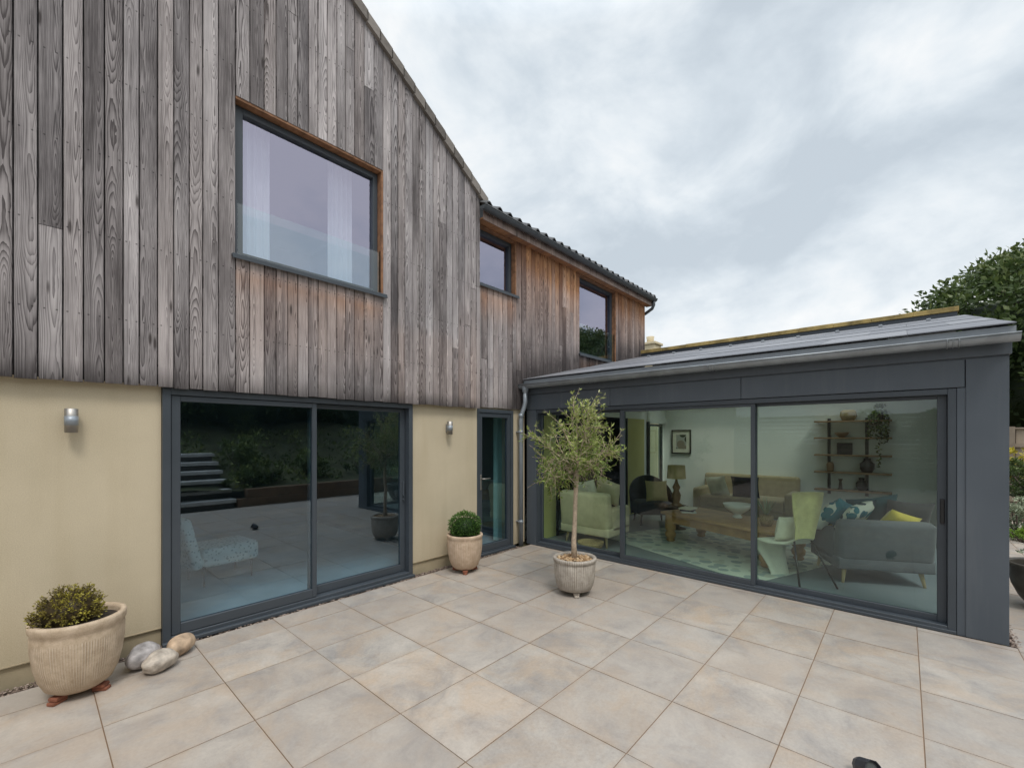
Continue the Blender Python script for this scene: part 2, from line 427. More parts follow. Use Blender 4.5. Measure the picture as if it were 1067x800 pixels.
M_BOX = leaf('box_leaf', (0.0, (0.018, 0.05, 0.01)), (0.6, (0.075, 0.165, 0.028)), (1.0, (0.17, 0.30, 0.055)))
M_HEATH = leaf('hebe_leaf', (0.0, (0.07, 0.05, 0.022)), (0.42, (0.23, 0.185, 0.05)), (0.7, (0.42, 0.38, 0.06)), (1.0, (0.72, 0.64, 0.09)))
M_OAK = leaf('evergreen_leaf', (0.0, (0.02, 0.035, 0.012)), (0.5, (0.075, 0.115, 0.035)), (0.8, (0.16, 0.195, 0.06)), (1.0, (0.30, 0.30, 0.12)), rough=0.45)
M_DKLEAF = leaf('garden_leaf', (0.0, (0.02, 0.035, 0.012)), (0.6, (0.075, 0.115, 0.03)), (1.0, (0.19, 0.23, 0.06)))
M_GARDEN = leaf('bank_leaf', (0.0, (0.035, 0.055, 0.018)), (0.55, (0.13, 0.18, 0.05)), (1.0, (0.36, 0.40, 0.12)))
M_PALELEAF = leaf('pale_leaf', (0.0, (0.15, 0.2, 0.12)), (1.0, (0.45, 0.5, 0.36)))
M_YELLEAF = leaf('yellow_leaf', (0.0, (0.15, 0.18, 0.03)), (0.6, (0.5, 0.42, 0.04)), (1.0, (0.75, 0.6, 0.06)))
M_LIMELEAF = leaf('lime_leaf', (0.0, (0.08, 0.16, 0.02)), (1.0, (0.3, 0.45, 0.06)))
M_PEBBLE = toned('pebble', (0.0, (0.09, 0.065, 0.052)), (0.5, (0.21, 0.155, 0.125)), (1.0, (0.40, 0.32, 0.27)), rough=0.8)
M_GROUND = simple('garden_soil', (0.10, 0.09, 0.045), 0.95, 0.4, 1.2, bump=0.6)
M_BANK = simple('grassy_bank', (0.07, 0.075, 0.035), 0.95, 0.5, 2.5, bump=0.8, bscale=30)
M_FENCE = toned('fence_board', (0.0, (0.19, 0.15, 0.115)), (1.0, (0.42, 0.345, 0.27)), rough=0.9, scale=14, fine=0.4)
M_STONE = toned('wall_stone', (0.0, (0.13, 0.11, 0.085)), (1.0, (0.40, 0.34, 0.27)), rough=0.9, bump=0.5, scale=18, fine=0.3)
M_STEP = simple('step_stone', (0.50, 0.49, 0.47), 0.7, 0.12, 4)
M_RISER = simple('step_riser', (0.07, 0.065, 0.06), 0.9, 0.2, 4)
M_SLEEPER = simple('timber_sleeper', (0.16, 0.10, 0.06), 0.9, 0.3, 6, bump=0.4)
M_CREAMST = simple('cream_chimney', (0.66, 0.56, 0.38), 0.9, 0.12, 5)
M_ROCKG = simple('grey_boulder', (0.40, 0.375, 0.37), 0.75, 0.42, 16, bump=0.35, bscale=45)
M_ROCKB = simple('buff_boulder', (0.48, 0.42, 0.355), 0.75, 0.38, 18, bump=0.35, bscale=45)
M_ROCKO = simple('rusty_boulder', (0.50, 0.365, 0.25), 0.75, 0.42, 13, bump=0.35, bscale=45)
M_PINE = simple('waxed_pine', (0.42, 0.24, 0.10), 0.5, 0.25, 5)
M_OAKW = simple('shelf_oak', (0.27, 0.165, 0.085), 0.6, 0.25, 6)
M_REVEAL = simple('stained_reveal', (0.27, 0.135, 0.07), 0.8, 0.4, 14, bump=0.3)
M_LEGW = simple('blond_wood', (0.62, 0.46, 0.25), 0.5, 0.12, 6)
M_BLK = simple('black_metal', (0.018, 0.018, 0.02), 0.35, 0.2, 9)
M_LENS = simple('smoked_lens', (0.09, 0.10, 0.10), 0.15, 0.2, 30)
M_SHOE = simple('black_housing', (0.03, 0.033, 0.042), 0.38, 0.3, 30)
M_GREYF = fabric('grey_wool', (0.125, 0.135, 0.155))
M_OLIVEF = fabric('olive_linen', (0.66, 0.56, 0.39))
M_BEIGEF = fabric('beige_linen', (0.36, 0.29, 0.18))
M_DARKF = fabric('charcoal_fabric', (0.05, 0.05, 0.055))
M_IVORY = fabric('ivory_weave', (0.84, 0.82, 0.70), 0.1, 120.0)
M_CREAMF = fabric('cream_fabric', (0.80, 0.76, 0.64))
M_YELF = fabric('mustard_fabric', (0.62, 0.50, 0.10))
M_TEALF = fabric('teal_fabric', (0.015, 0.065, 0.08))
M_BLUEF = fabric('blue_teal_fabric', (0.03, 0.20, 0.27))
M_NAVYF = fabric('navy_fabric', (0.012, 0.014, 0.03))
M_SPOT = spots('spotted_fabric', (0.78, 0.78, 0.72), [(0.01, 0.14, 0.2), (0.02, 0.2, 0.26), (0.03, 0.06, 0.08), (0.46, 0.48, 0.04)], 8.0, 0.42)
M_CHAIRF = spots('patterned_upholstery', (0.80, 0.82, 0.77), [(0.36, 0.44, 0.44), (0.44, 0.50, 0.48)], 26.0, 0.36)
M_RUG = spots('rug_weave', (0.62, 0.64, 0.58), [(0.42, 0.47, 0.46), (0.50, 0.51, 0.45), (0.34, 0.39, 0.39)], 6.0, 0.5)
M_CANE = fabric('woven_seagrass', (0.66, 0.60, 0.30), 0.2, 90.0)
M_SHADE = simple('lamp_shade_linen', (0.58, 0.47, 0.25), 0.9, 0.08, 12)
M_PRINT = spots('picture_print', (0.42, 0.42, 0.38), [(0.05, 0.06, 0.05), (0.18, 0.2, 0.16), (0.3, 0.25, 0.2)], 6.0, 0.6)
M_CERAM = simple('white_ceramic', (0.80, 0.80, 0.78), 0.3, 0.03, 4)
M_WICK = simple('wicker', (0.34, 0.24, 0.12), 0.9, 0.35, 60, bump=0.8)

# ------------------------------------------------------------------ world, sun, camera
wd = bpy.data.worlds.new('World'); sc.world = wd; wd.use_nodes = True
SUN_AZ = math.atan2(-0.80, -0.42); SUN_EL = R(58)
def world():
    nt = wd.node_tree; N = nt.nodes; N.clear(); L = nt.links.new
    t = NT.__new__(NT); t.t = nt; t.n = N
    out = N.new('ShaderNodeOutputWorld'); bg = N.new('ShaderNodeBackground')
    sky = N.new('ShaderNodeTexSky'); sky.sky_type = 'NISHITA'; sky.sun_disc = False
    sky.sun_elevation = SUN_EL; sky.sun_rotation = PI / 2 - SUN_AZ
    sky.air_density = 1.2; sky.dust_density = 3.0
    g = N.new('ShaderNodeTexCoord').outputs['Generated']
    s = t.sep(g)
    den = t.math('ADD', t.math('MAXIMUM', s[2], 0.0), 0.16)
    v = t.comb(t.math('DIVIDE', s[0], den), t.math('DIVIDE', s[1], den), 0.0)
    gv = t.comb(s[0], s[1], t.math('MULTIPLY', s[2], 1.7))
    n1 = t.noise(gv, 3.0, 10, 0.57, 0.25)
    n2 = t.noise(v, 0.55, 7, 0.55, 0.4)
    n3 = t.noise(gv, 1.5, 6, 0.55, 0.6)
    k = t.math('ADD', t.math('MULTIPLY', n1, 0.46), t.math('ADD', t.math('MULTIPLY', n2, 0.24), t.math('MULTIPLY', n3, 0.30)))
    c = t.ramp(k, (0.405, (0.60, 0.675, 0.745)), (0.455, (0.70, 0.775, 0.84)), (0.505, (0.85, 0.91, 0.955)), (0.565, (1.02, 1.035, 1.04)))
    # overcast sky: brighter overhead
    up = t.ramp(s[2], (0.68, 0.0), (1.0, 1.0))
    k2 = t.math('ADD', 10.0, t.math('MULTIPLY', up, 19.0))
    c = t.mix(1.0, c, t.comb(k2, k2, k2), 'MULTIPLY')
    c = t.mix(0.06, c, sky.outputs[0])
    L(c, bg.inputs[0]); bg.inputs[1].default_value = 0.1
    L(bg.outputs[0], out.inputs[0])
world()
sl = bpy.data.lights.new('Sun', 'SUN'); sl.energy = 1.5; sl.angle = R(16); sl.color = (1.0, 0.95, 0.88)
so = bpy.data.objects.new('Sun', sl); COL.objects.link(so)
sd = Vector((math.cos(SUN_AZ) * math.cos(SUN_EL), math.sin(SUN_AZ) * math.cos(SUN_EL), math.sin(SUN_EL)))
so.rotation_euler = sd.to_track_quat('Z', 'Y').to_euler()
so.location = sd * 30
cam = bpy.data.cameras.new('Camera'); co = bpy.data.objects.new('Camera', cam); COL.objects.link(co)
cam.sensor_width = 36.0; cam.lens = 36.0 * 454.5 / 1067.0; cam.shift_y = 55.0 / 1067.0
cam.clip_end = 500; cam.clip_start = 0.02
co.location = (0, 0, 1.7); co.rotation_euler = (R(90), 0, R(42 - 90))
sc.camera = co
sc.view_settings.view_transform = 'Standard'; sc.view_settings.look = 'None'
sc.cycles.use_denoising = True
sc.cycles.max_bounces = 10; sc.cycles.diffuse_bounces = 4; sc.cycles.glossy_bounces = 4
sc.cycles.transparent_max_bounces = 12

# ------------------------------------------------------------------ ground and patio
g = MB(); g.quad((-90, -90, -0.04), (120, -90, -0.04), (120, 120, -0.04), (-90, 120, -0.04))
struct(g.build('ground', M_GROUND))

def patio():
    mb = MB()
    GX, GY, gap = 0.62, 0.5965, 0.0028
    XE, YE = 5.335, 4.40
    def slab(x0, x1, y0, y1, r):
        a, b, c, d = x0 + gap, x1 - gap, y0 + gap, y1 - gap
        if b - a < 0.03 or d - c < 0.03: return
        e = 0.03
        xs = [a, min(a + e, (a + b) / 2), max(b - e, (a + b) / 2), b]; ys = [c, min(c + e, (c + d) / 2), max(d - e, (c + d) / 2), d]
        o = len(mb.v)
        dz = rng.uniform(-0.0012, 0.0012)
        for j in range(4):
            for i in range(4):
                ed = 0.85 if i in (0, 3) or j in (0, 3) else 0.0
                mb.v.append((xs[i], ys[j], dz - (0.0015 if ed else 0))); mb.c.append((r, ed, 0.0))
        for j in range(3):
            for i in range(3):
                mb.f.append((o + j * 4 + i, o + j * 4 + i + 1, o + j * 4 + i + 5, o + j * 4 + i + 4)); mb.sm.append(False)
        mb.add([(a, c, -0.02), (b, c, -0.02), (b, d, -0.02), (a, d, -0.02), (a, c, dz - 0.0015), (b, c, dz - 0.0015), (b, d, dz - 0.0015), (a, d, dz - 0.0015)],
               [(0, 1, 5, 4), (1, 2, 6, 5), (2, 3, 7, 6), (3, 0, 4, 7)], False, (r, 1.0, 0.0))
    for i in range(-14, 22):
        for j in range(-6, 8):
            x0 = 0.295 + GX * i; y0 = -0.08 + GY * j
            x1 = x0 + GX; y1 = y0 + GY
            if x0 < XE < x1 and y1 > -0.62: x1 = XE
            if x0 >= XE - 0.001 and y1 > -0.62:
                if y0 >= -0.69: continue
                y1 = min(y1, -0.72)
            if y1 > YE: y1 = YE
            if y0 >= YE: continue
            if y0 < -2.9: y0 = -2.9
            if y1 <= -2.88: continue
            slab(x0, x1, y0, y1, rng.random())
    # jointing compound, a few millimetres below the slab faces
    for (a, b, c, d) in ((-8.4, XE, -2.9, YE), (XE, 13.9, -2.9, -0.72)):
        mb.quad((a, c, -0.0045), (b, c, -0.0045), (b, d, -0.0045), (a, d, -0.0045), (0.5, 0, 1.0))
    return struct(mb.build('patio', M_SLAB))
patio()

def gravel(name, label, x0, x1, y0, y1, n, seed):
    rr = random.Random(seed); mb = MB()
    mb.quad((x0, y0, -0.02), (x1, y0, -0.02), (x1, y1, -0.02), (x0, y1, -0.02), (0.1, 0, 0))
    for _ in range(n):
        s = rr.uniform(0.005, 0.011)
        Mx = Matrix.Rotation(rr.uniform(0, PI), 3, 'Z').to_4x4()
        mb.ball((rr.uniform(x0 + .005, x1 - .005), rr.uniform(y0 + .005, y1 - .005), rr.uniform(-0.014, 0.0)), s * rr.uniform(.8, 1.4), s, s * .7, 1, 0, 1, 0, Mx, (rr.random(), 0, 0))
    o = mb.build(name, M_PEBBLE)
    o['kind'] = 'stuff'; o['label'] = label; o['category'] = 'gravel'
    return o
gravel('gravel_strip', 'narrow strip of brown pebbles along the foot of the cream wall and sliding door', -1.2, 5.12, 4.402, 4.50, 2400, 3)
gravel('gravel_strip', 'strip of pebbles beside the end column of the garden room', 5.34, 8.0, -0.715, -0.64, 1000, 4)

# ------------------------------------------------------------------ the timber-clad house
house = thing('timber_clad_house', 'two storey house clad in weathered grey larch above cream rendered walls', 'house', (1.8, 7.0, 0))
hp = lambda mb, name, mat: wpart(mb, name, mat, house)
HW = W['timber_clad_house']

# ground floor rendered wall
mb = MB()
mb.box(-6.0, 0.728, 4.50, 4.75, 0.145, 2.25)
mb.box(3.152, 4.255, 4.50, 4.75, 0.145, 2.25)
mb.box(5.035, 5.34, 4.54, 4.75, 0.02, 2.25)
mb.box(0.728, 3.152, 4.50, 4.75, 2.105, 2.25)
mb.box(4.255, 5.035, 4.54, 4.75, 2.105, 2.25)
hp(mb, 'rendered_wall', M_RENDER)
mb = MB()
mb.box(-6.0, 0.728, 4.515, 4.75, -0.04, 0.142); mb.box(3.152, 4.255, 4.515, 4.75, -0.04, 0.142)
mb.box(-6.0, 0.728, 4.494, 4.515, 0.143, 0.150); mb.box(3.152, 4.255, 4.494, 4.515, 0.143, 0.150)
hp(mb, 'plinth', M_PLINTH)

# verge line of the gable
def ztop(x): return 4.99 + (4.30 - x) * 0.705 if x > -0.9 else 4.99 + 5.2 * 0.705 - (-0.9 - x) * 0.705
GX1 = 4.245
W1 = (1.24, 2.715, 3.31, 4.735)

def cladding(x_start, x_end, yf, zb, zt, holes, seed, orange, dark):
    rr = random.Random(seed); mb = MB()
    x = x_start
    while x < x_end - 0.03:
        w = rr.choice((0.094, 0.104, 0.112, 0.12))
        # land board edges on the window jambs
        for h in holes:
            for e in (h[0], h[1]):
                if x < e - 0.02 < x + w + 0.05: w = e - x
        w = min(w, x_end - x)
        if x_end - (x + w) < 0.05: w = x_end - x
        a, b = x + 0.003, x + w - 0.0045
        spans = [(zb + rr.uniform(-0.006, 0.004), None)]
        for h in holes:
            if a > h[0] - 0.01 and b < h[1] + 0.01:
                spans = [(zb + rr.uniform(-0.006, 0.004), h[2]), (h[3], None)]
        pieces = []
        for (s, e) in spans:
            top = zt(x + w / 2) if e is None else e
            if top - s > 1.4 and rr.random() < 0.3:
                m = rr.uniform(s + 0.5, top - 0.5)
                pieces += [(s, m - 0.002, False), (m + 0.002, e, e is None)]
            else: pieces.append((s, e, e is None))
        for (s, e, openend) in pieces:
            r = rr.random(); dy = rr.uniform(-0.003, 0.003)
            y = yf + dy; yb = yf + 0.022
            ta = zt(a) if openend else e; tb = zt(b) if openend else e
            if ta - s < 0.03: continue
            n = max(2, int((ta - s) / 0.16))
            c = 0.0035
            o = len(mb.v)
            ob = rr.uniform(0.6, 1.2)
            for k in range(n + 1):
                q = k / n
                za = s + (ta - s) * q; z2 = s + (tb - s) * q
                og = min(1.0, orange((a + b) / 2, za) * ob); dkv = min(1.0, dark((a + b) / 2, za) * ob)
                for (px, py, pz) in ((a, yb, za), (a, y + c, za), (a + c, y, za), (b - c, y, z2), (b, y + c, z2), (b, yb, z2)):
                    mb.v.append((px, py, pz)); mb.c.append((r, og, dkv, px - (a + b) / 2))
            for k in range(n):
                for j in range(5):
                    i0 = o + k * 6 + j
                    mb.f.append((i0, i0 + 1, i0 + 7, i0 + 6)); mb.sm.append(False)
            mb.f.append(tuple(o + j for j in reversed(range(6)))); mb.sm.append(False)
            mb.f.append(tuple(o + n * 6 + j for j in range(6))); mb.sm.append(False)
        x += w
    return mb
def sm(a, b, x):
    t = max(0, min(1, (x - a) / (b - a))); return t * t * (3 - 2 * t)
def or1(x, z):
    v = 0.0
    if W1[0] - .02 < x < W1[1] + .02 and z < W1[2]: v = 0.80 * (1 - sm(0.0, 0.30, W1[2] - z)) + .24 * (1 - sm(.3, 1.2, W1[2] - z))
    if x > 3.9: v = max(v, 0.22 * (1 - sm(2.2, 4.2, z)))
    if x > 2.8 and z < 3.0: v = max(v, 0.10)
    return v
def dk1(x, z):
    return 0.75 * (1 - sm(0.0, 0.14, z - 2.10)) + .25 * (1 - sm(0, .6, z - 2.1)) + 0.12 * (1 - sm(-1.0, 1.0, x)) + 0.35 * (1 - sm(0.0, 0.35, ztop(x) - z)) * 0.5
hp(cladding(-6.0, GX1, 4.42, 2.10, ztop, [W1], 5, or1, dk1), 'timber_cladding', M_CLAD)
W2 = (4.275, 5.10, 3.88, 9); W3 = (6.88, 8.26, 3.24, 9)
SOF = 4.745
def or2(x, z):
    base = sm(3.1, 4.6, z) * 0.42 + 0.09
    if 6.88 < x < 8.26 and z < 3.24: base = 0.75
    base += 0.7 * sm(4.1, 4.75, z)
    if x < 5.1 and z < 3.88: base = max(base * 0.6, 0.62 * (1 - sm(0, .7, 3.88 - z)))
    return base
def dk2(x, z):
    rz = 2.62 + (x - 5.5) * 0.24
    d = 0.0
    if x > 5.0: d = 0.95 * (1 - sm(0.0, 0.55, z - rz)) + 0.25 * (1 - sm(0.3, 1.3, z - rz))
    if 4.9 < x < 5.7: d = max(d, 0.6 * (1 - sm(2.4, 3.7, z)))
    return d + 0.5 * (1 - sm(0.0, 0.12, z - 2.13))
hp(cladding(GX1 + .003, 9.63, 4.50, 2.13, lambda x: SOF, [(4.248, 5.10, 3.88, SOF), (6.88, 8.26, 3.24, SOF)], 8, or2, dk2), 'timber_cladding', M_CLAD)
# dark cavity battens behind the boards, and the body of the upper storey
mb = MB()
mb.box(-6.0, W1[0] - .002, 4.445, 4.75, 2.12, 4.6); mb.box(W1[1] + .002, 4.245, 4.445, 4.75, 2.12, 4.93)
mb.box(W1[0] - .002, W1[1] + .002, 4.445, 4.75, 2.12, W1[2] - .004)
mb.box(W1[0] - .002, W1[1] + .002, 4.445, 4.75, W1[3] + .03, 6.0)
mb.box(-6.0, W1[0] - .002, 4.445, 4.75, 4.6, 4.95)
mb.add([(-6, 4.447, 4.9), (4.24, 4.447, 4.92), (-0.9, 4.447, 8.55)], [(0, 1, 2)])
mb.box(4.245, 4.275, 4.525, 4.75, 2.15, 4.74); mb.box(5.10, 6.88, 4.525, 4.75, 2.15, 4.74); mb.box(8.26, 9.63, 4.525, 4.75, 2.15, 4.74)
mb.box(4.275, 5.10, 4.525, 4.75, 2.15, 3.86); mb.box(6.88, 8.26, 4.525, 4.75, 2.15, 3.22)
mb.box(9.55, 9.628, 4.75, 9.6, 0.0, 4.74); mb.box(-6.0, 9.55, 9.55, 9.6, 0, 4.9)
hp(mb, 'wall_core', M_BLACK)

# gable roof and its stepped verge tiles
def gz_(x): return ztop(x) + 0.03
mb = MB()
mb.add([(-0.9, 4.40, gz_(-0.9) + .09), (4.36, 4.40, gz_(4.36) + .09), (4.36, 9.9, gz_(4.36) + .09), (-0.9, 9.9, gz_(-0.9) + .09), (-6.5, 4.40, gz_(-6.5) + .09), (-6.5, 9.9, gz_(-6.5) + .09)],
       [(0, 1, 2, 3), (4, 0, 3, 5)], False, (0.3, 0, 0))
roof = hp(mb, 'roof', M_TILE)
mb = MB()
L = math.hypot(1, 0.705); nt_ = 34
step = (4.36 + 0.9) / nt_
for k in range(nt_):
    x1 = 4.36 - step * k; x0 = x1 - step * 1.06
    for side in (1, -1):
        def P(x, y, dz): return (x if side > 0 else -1.8 - x, y, ztop(x) + dz)
        lift = 0.018
        r = rng.random()
        vs = []
        for y in (4.375, 4.50):
            vs += [P(x0, y, -0.015), P(x1, y, -0.015 + lift), P(x1, y, 0.105 + lift), P(x0, y, 0.11)]
        fs = [(0, 1, 2, 3), (7, 6, 5, 4), (0, 4, 5, 1), (1, 5, 6, 2), (2, 6, 7, 3), (3, 7, 4, 0)]
        mb.add(vs, fs, False, (r, 0, 0))
mb.build('verge_tiles', M_VERGE, roof, HW)

# eaves wing: soffit, fascia, pantiles, gutter with outlet
mb = MB(); mb.box(4.25, 9.75, 4.37, 4.52, SOF, SOF + .02, (0.35, 0.95, 0.1)); mb.box(4.25, 9.75, 4.358, 4.37, SOF - .015, SOF + .16, (0.6, 0.35, 0.3))
hp(mb, 'eaves_soffit', M_CLAD)
mb = MB()
p_, n_ = 0.215, 10
cols = int((9.82 - 4.22) / p_); rows = [(4.27 + 0.33 * k) for k in range(12)]
for rI, yy in enumerate(rows):
    y0, y1 = yy, yy + 0.34
    z0 = 4.915 + (y0 - 4.27) * 0.50; z1 = 4.915 + (y1 - 4.27) * 0.50 - 0.02
    for cI in range(cols):
        xs0 = 4.22 + cI * p_; r = rng.random(); vs = []
        for k in range(n_ + 1):
            q = k / n_
            hgt = 0.05 * (math.sin(q * PI / 0.55) if q < 0.55 else -0.35 * math.sin((q - 0.55) * PI / 0.45))
            for (yv, zv) in ((y0, z0 - 0.018), (y0, z0), (y1, z1)):
                vs.append((xs0 + q * p_ * 1.02, yv, zv + hgt))
        fs = []
        for k in range(n_):
            b = k * 3
            fs += [(b, b + 3, b + 4, b + 1), (b + 1, b + 4, b + 5, b + 2)]
        mb.add(vs, fs, False, (r, 0, 0))
mb.quad((4.24, 4.36, 4.87), (9.76, 4.36, 4.87), (9.76, 8.3, 6.84), (4.24, 8.3, 6.84), (0.1, 0, 0))
hp(mb, 'pantile_roof', M_TILE)
def half_gutter(mb, axis, a0, a1, c, zlip, r, lip=0.009):
    prof = []
    for k in range(13):
        t = PI + PI * k / 12
        prof.append((c + r * math.cos(t), zlip + r * math.sin(t)))
    for k in range(12, -1, -1):
        t = PI + PI * k / 12
        prof.append((c + (r - .004) * math.cos(t), zlip + (r - .004) * math.sin(t)))
    vs = []; n = len(prof)
    for a in (a0, a1):
        for (p, z) in prof: vs.append((a, p, z) if axis == 'x' else (p, a, z))
    fs = [(k, (k + 1) % n, n + (k + 1) % n, n + k) for k in range(n)]
    mb.add(vs, fs, True)
    for a in (a0, a1):
        o = len(mb.v)
        vs = [((a, c + (r) * math.cos(PI + PI * k / 12), zlip + r * math.sin(PI + PI * k / 12)) if axis == 'x' else (c + r * math.cos(PI + PI * k / 12), a, zlip + r * math.sin(PI + PI * k / 12))) for k in range(13)]
        mb.add(vs, [tuple(range(13))])
    e = c - r
    mb.tube([(a0, e, zlip) if axis == 'x' else (e, a0, zlip), (a1, e, zlip) if axis == 'x' else (e, a1, zlip)], lip, 8)
mb = MB(); half_gutter(mb, 'x', 4.17, 9.74, 4.30, 4.875, 0.056)
for k in range(7):
    xx = 4.5 + 0.84 * k
    mb.box(xx - .012, xx + .012, 4.243, 4.356, 4.868, 4.88)
gut = hp(mb, 'gutter', M_DGUT)
mb = MB(); mb.tube([(9.66, 4.30, 4.83), (9.66, 4.30, 4.74), (9.665, 4.34, 4.66), (9.67, 4.50, 4.58), (9.675, 4.62, 4.54), (9.675, 4.66, 4.44), (9.675, 4.66, 0.0)], 0.036, 10)
mb.build('downpipe', M_DGUT, gut, HW)

# --- windows of the upper storey
def window(x0, x1, z0, z1, yf, gl, head=True):
    """timber lined reveal, grey frame set back, glass and a projecting sill"""
    f = MB(); frame(f, 'x', x0 + .003, x1 - .022, z0 + .012, z1 - .026, yf + 0.085, yf + 0.16, .077, .058, .06, .06)
    w = hp(f, 'window', M_ANTH)
    p = pane('x', x0 + .075, x1 - .075, z0 + .067, z1 - .081, yf + 0.125); p.build('pane', gl, w, HW)
    r = MB()
    r.box(x0, x1, yf + .006, yf + .20, z1 - .022, z1, (0.3, 0.6, 0.55))
    r.box(x1 - .02, x1, yf + .004, yf + .20, z0 + .013, z1 - .024, (0.6, 0.6, 0.05))
    r.build('reveal', M_REVEAL, w, HW)
    s = MB(); s.rbox(x0 - .035, x1 + .035, yf - .035, yf + .19, z0 - .012, z0 + .010, .003)
    s.rbox(x0 - .035, x1 + .035, yf - .037, yf - .031, z0 - .032, z0 - .010, .001)
    s.build('sill', M_ANTH, w, HW)
    return w
w1 = window(*W1, 4.42, M_GLASS_U)
b = pane('x', W1[0] + .01, W1[1] - .01, 3.335, 3.80, 4.455); b.build('glass_balustrade', M_BALU, w1, HW)
for a in (W1[0] + .001, W1[1] - .02):
    b = MB(); b.rbox(a, a + .019, 4.445, 4.475, 3.33, 3.82, .002); b.build('balustrade_clamp', M_ANTH, w1, HW)
w2 = window(4.248, 5.10, 3.88, SOF - .002, 4.50, M_GLASS_U)
w3 = window(6.88, 8.26, 3.24, SOF - .002, 4.50, M_GLASS_U)
b = pane('x', 6.90, 8.24, 3.28, 3.83, 4.535); b.build('glass_balustrade', M_BALU, w3, HW)
for a in (6.881, 8.24):
    b = MB(); b.rbox(a, a + .019, 4.525, 4.55, 3.27, 3.84, .002); b.build('balustrade_clamp', M_ANTH, w3, HW)

# --- patio door of the house
f = MB(); frame(f, 'x', 0.731, 3.149, 0.012, 2.10, 4.462, 4.62, .055, .055, .05, .055)
f.rbox(0.725, 3.155, 4.425, 4.47, 0.0, 0.03, .003)
sd1 = hp(f, 'sliding_door', M_ANTH)
f = MB(); frame(f, 'x', 0.790, 1.985, 0.066, 2.040, 4.478, 4.525, .062, .045, .085, .045); s1 = f.build('sash', M_ANTH, sd1, HW)
pane('x', 0.850, 1.942, 0.148, 1.998, 4.503).build('pane', M_GLASS_A, sd1, HW)
f = MB(); frame(f, 'x', 1.935, 3.090, 0.066, 2.040, 4.545, 4.592, .045, .062, .085, .045); s2 = f.build('sash', M_ANTH, sd1, HW)
pane('x', 1.976, 3.032, 0.148, 1.998, 4.569).build('pane', M_GLASS_A, sd1, HW)
h = MB(); h.rbox(3.050, 3.070, 4.525, 4.545, 0.98, 1.16, .004); h.tube([(3.06, 4.538, 0.94), (3.06, 4.52, 0.94)], .011, 10)
h.build('handle', M_ANTH, sd1, HW)

# --- side door
f = MB(); frame(f, 'x', 4.258, 5.032, 0.012, 2.10, 4.50, 4.60, .05, .05, .03, .05)
f.rbox(4.25, 5.04, 4.455, 4.51, 0.0, 0.03, .003)
dr = hp(f, 'glazed_door', M_ANTH)
f = MB(); frame(f, 'x', 4.312, 4.978, 0.046, 2.046, 4.512, 4.575, .06, .06, .09, .06); f.build('door_leaf', M_ANTH, dr, HW)
pane('x', 4.367, 4.923, 0.13, 1.99, 4.545).build('pane', M_GLASS_A, dr, HW)
h = MB(); h.rbox(4.328, 4.356, 4.504, 4.514, 0.94, 1.16, .003); h.tube([(4.342, 4.508, 1.10), (4.342, 4.455, 1.10), (4.362, 4.448, 1.10), (4.47, 4.448, 1.10)], .0095, 10)
h.build('handle', M_STEEL, dr, HW)

# --- rooms behind the glass (inside faces)
mb = MB()
def wallbox(m, x0, x1, y0, y1, z0, z1): m.box(x0, x1, y0, y1, z0, z1)
wallbox(mb, -1.6, -1.5, 4.76, 9.0, 0, 2.42); wallbox(mb, -1.5, 9.5, 8.9, 9.0, 0, 2.42); wallbox(mb, 3.85, 3.95, 4.76, 8.9, 0, 2.42)
wallbox(mb, 5.45, 5.55, 4.80, 6.5, 0, 2.42)
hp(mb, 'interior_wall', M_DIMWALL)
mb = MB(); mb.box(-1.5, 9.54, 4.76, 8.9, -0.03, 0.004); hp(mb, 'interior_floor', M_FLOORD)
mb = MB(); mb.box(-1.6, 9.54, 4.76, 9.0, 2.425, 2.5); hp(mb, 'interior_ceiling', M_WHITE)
mb = MB(); mb.box(0.2, 0.3, 4.76, 8.5, 2.52, 5.2); mb.box(3.6, 3.7, 4.76, 8.5, 2.52, 5.2); mb.box(0.3, 3.6, 8.4, 8.5, 2.52, 5.2); mb.box(0.3, 3.6, 4.76, 8.4, 5.12, 5.2)
mb.box(9.46, 9.545, 4.76, 8.0, 2.52, 4.92); mb.box(4.26, 9.455, 7.9, 8.0, 2.52, 4.9); mb.box(4.26, 9.455, 4.76, 7.9, 4.86, 4.9); mb.box(5.9, 6.0, 4.76, 7.9, 2.52, 4.86)
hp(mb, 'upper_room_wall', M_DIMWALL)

def curtain(x0, x1, y, z0, z1, mat, name, label, folds=5):
    mb = MB(); n = folds * 8; vs = []
    for k in range(n + 1):
        q = k / n; x = x0 + (x1 - x0) * q; d = 0.035 * math.sin(q * folds * 2 * PI)
        vs += [(x, y + d, z0), (x, y + d * .7, z1)]
    mb.add(vs, [(2 * k, 2 * k + 2, 2 * k + 3, 2 * k + 1) for k in range(n)], True)
    return tag(mb.build(name, mat, None, ((x0 + x1) / 2, y, z0)), label, 'curtain')
curtain(1.30, 1.62, 4.72, 2.6, 4.95, M_CURT, 'curtain', 'white curtain hanging at the left side of the large upper window')
curtain(2.22, 2.50, 4.74, 2.6, 4.95, M_CURT, 'curtain', 'white curtain hanging at the right side of the large upper window')
curtain(5.05, 5.35, 4.95, 0.02, 2.3, M_MINT, 'curtain', 'pale mint curtain seen behind the narrow glazed side door', 3)

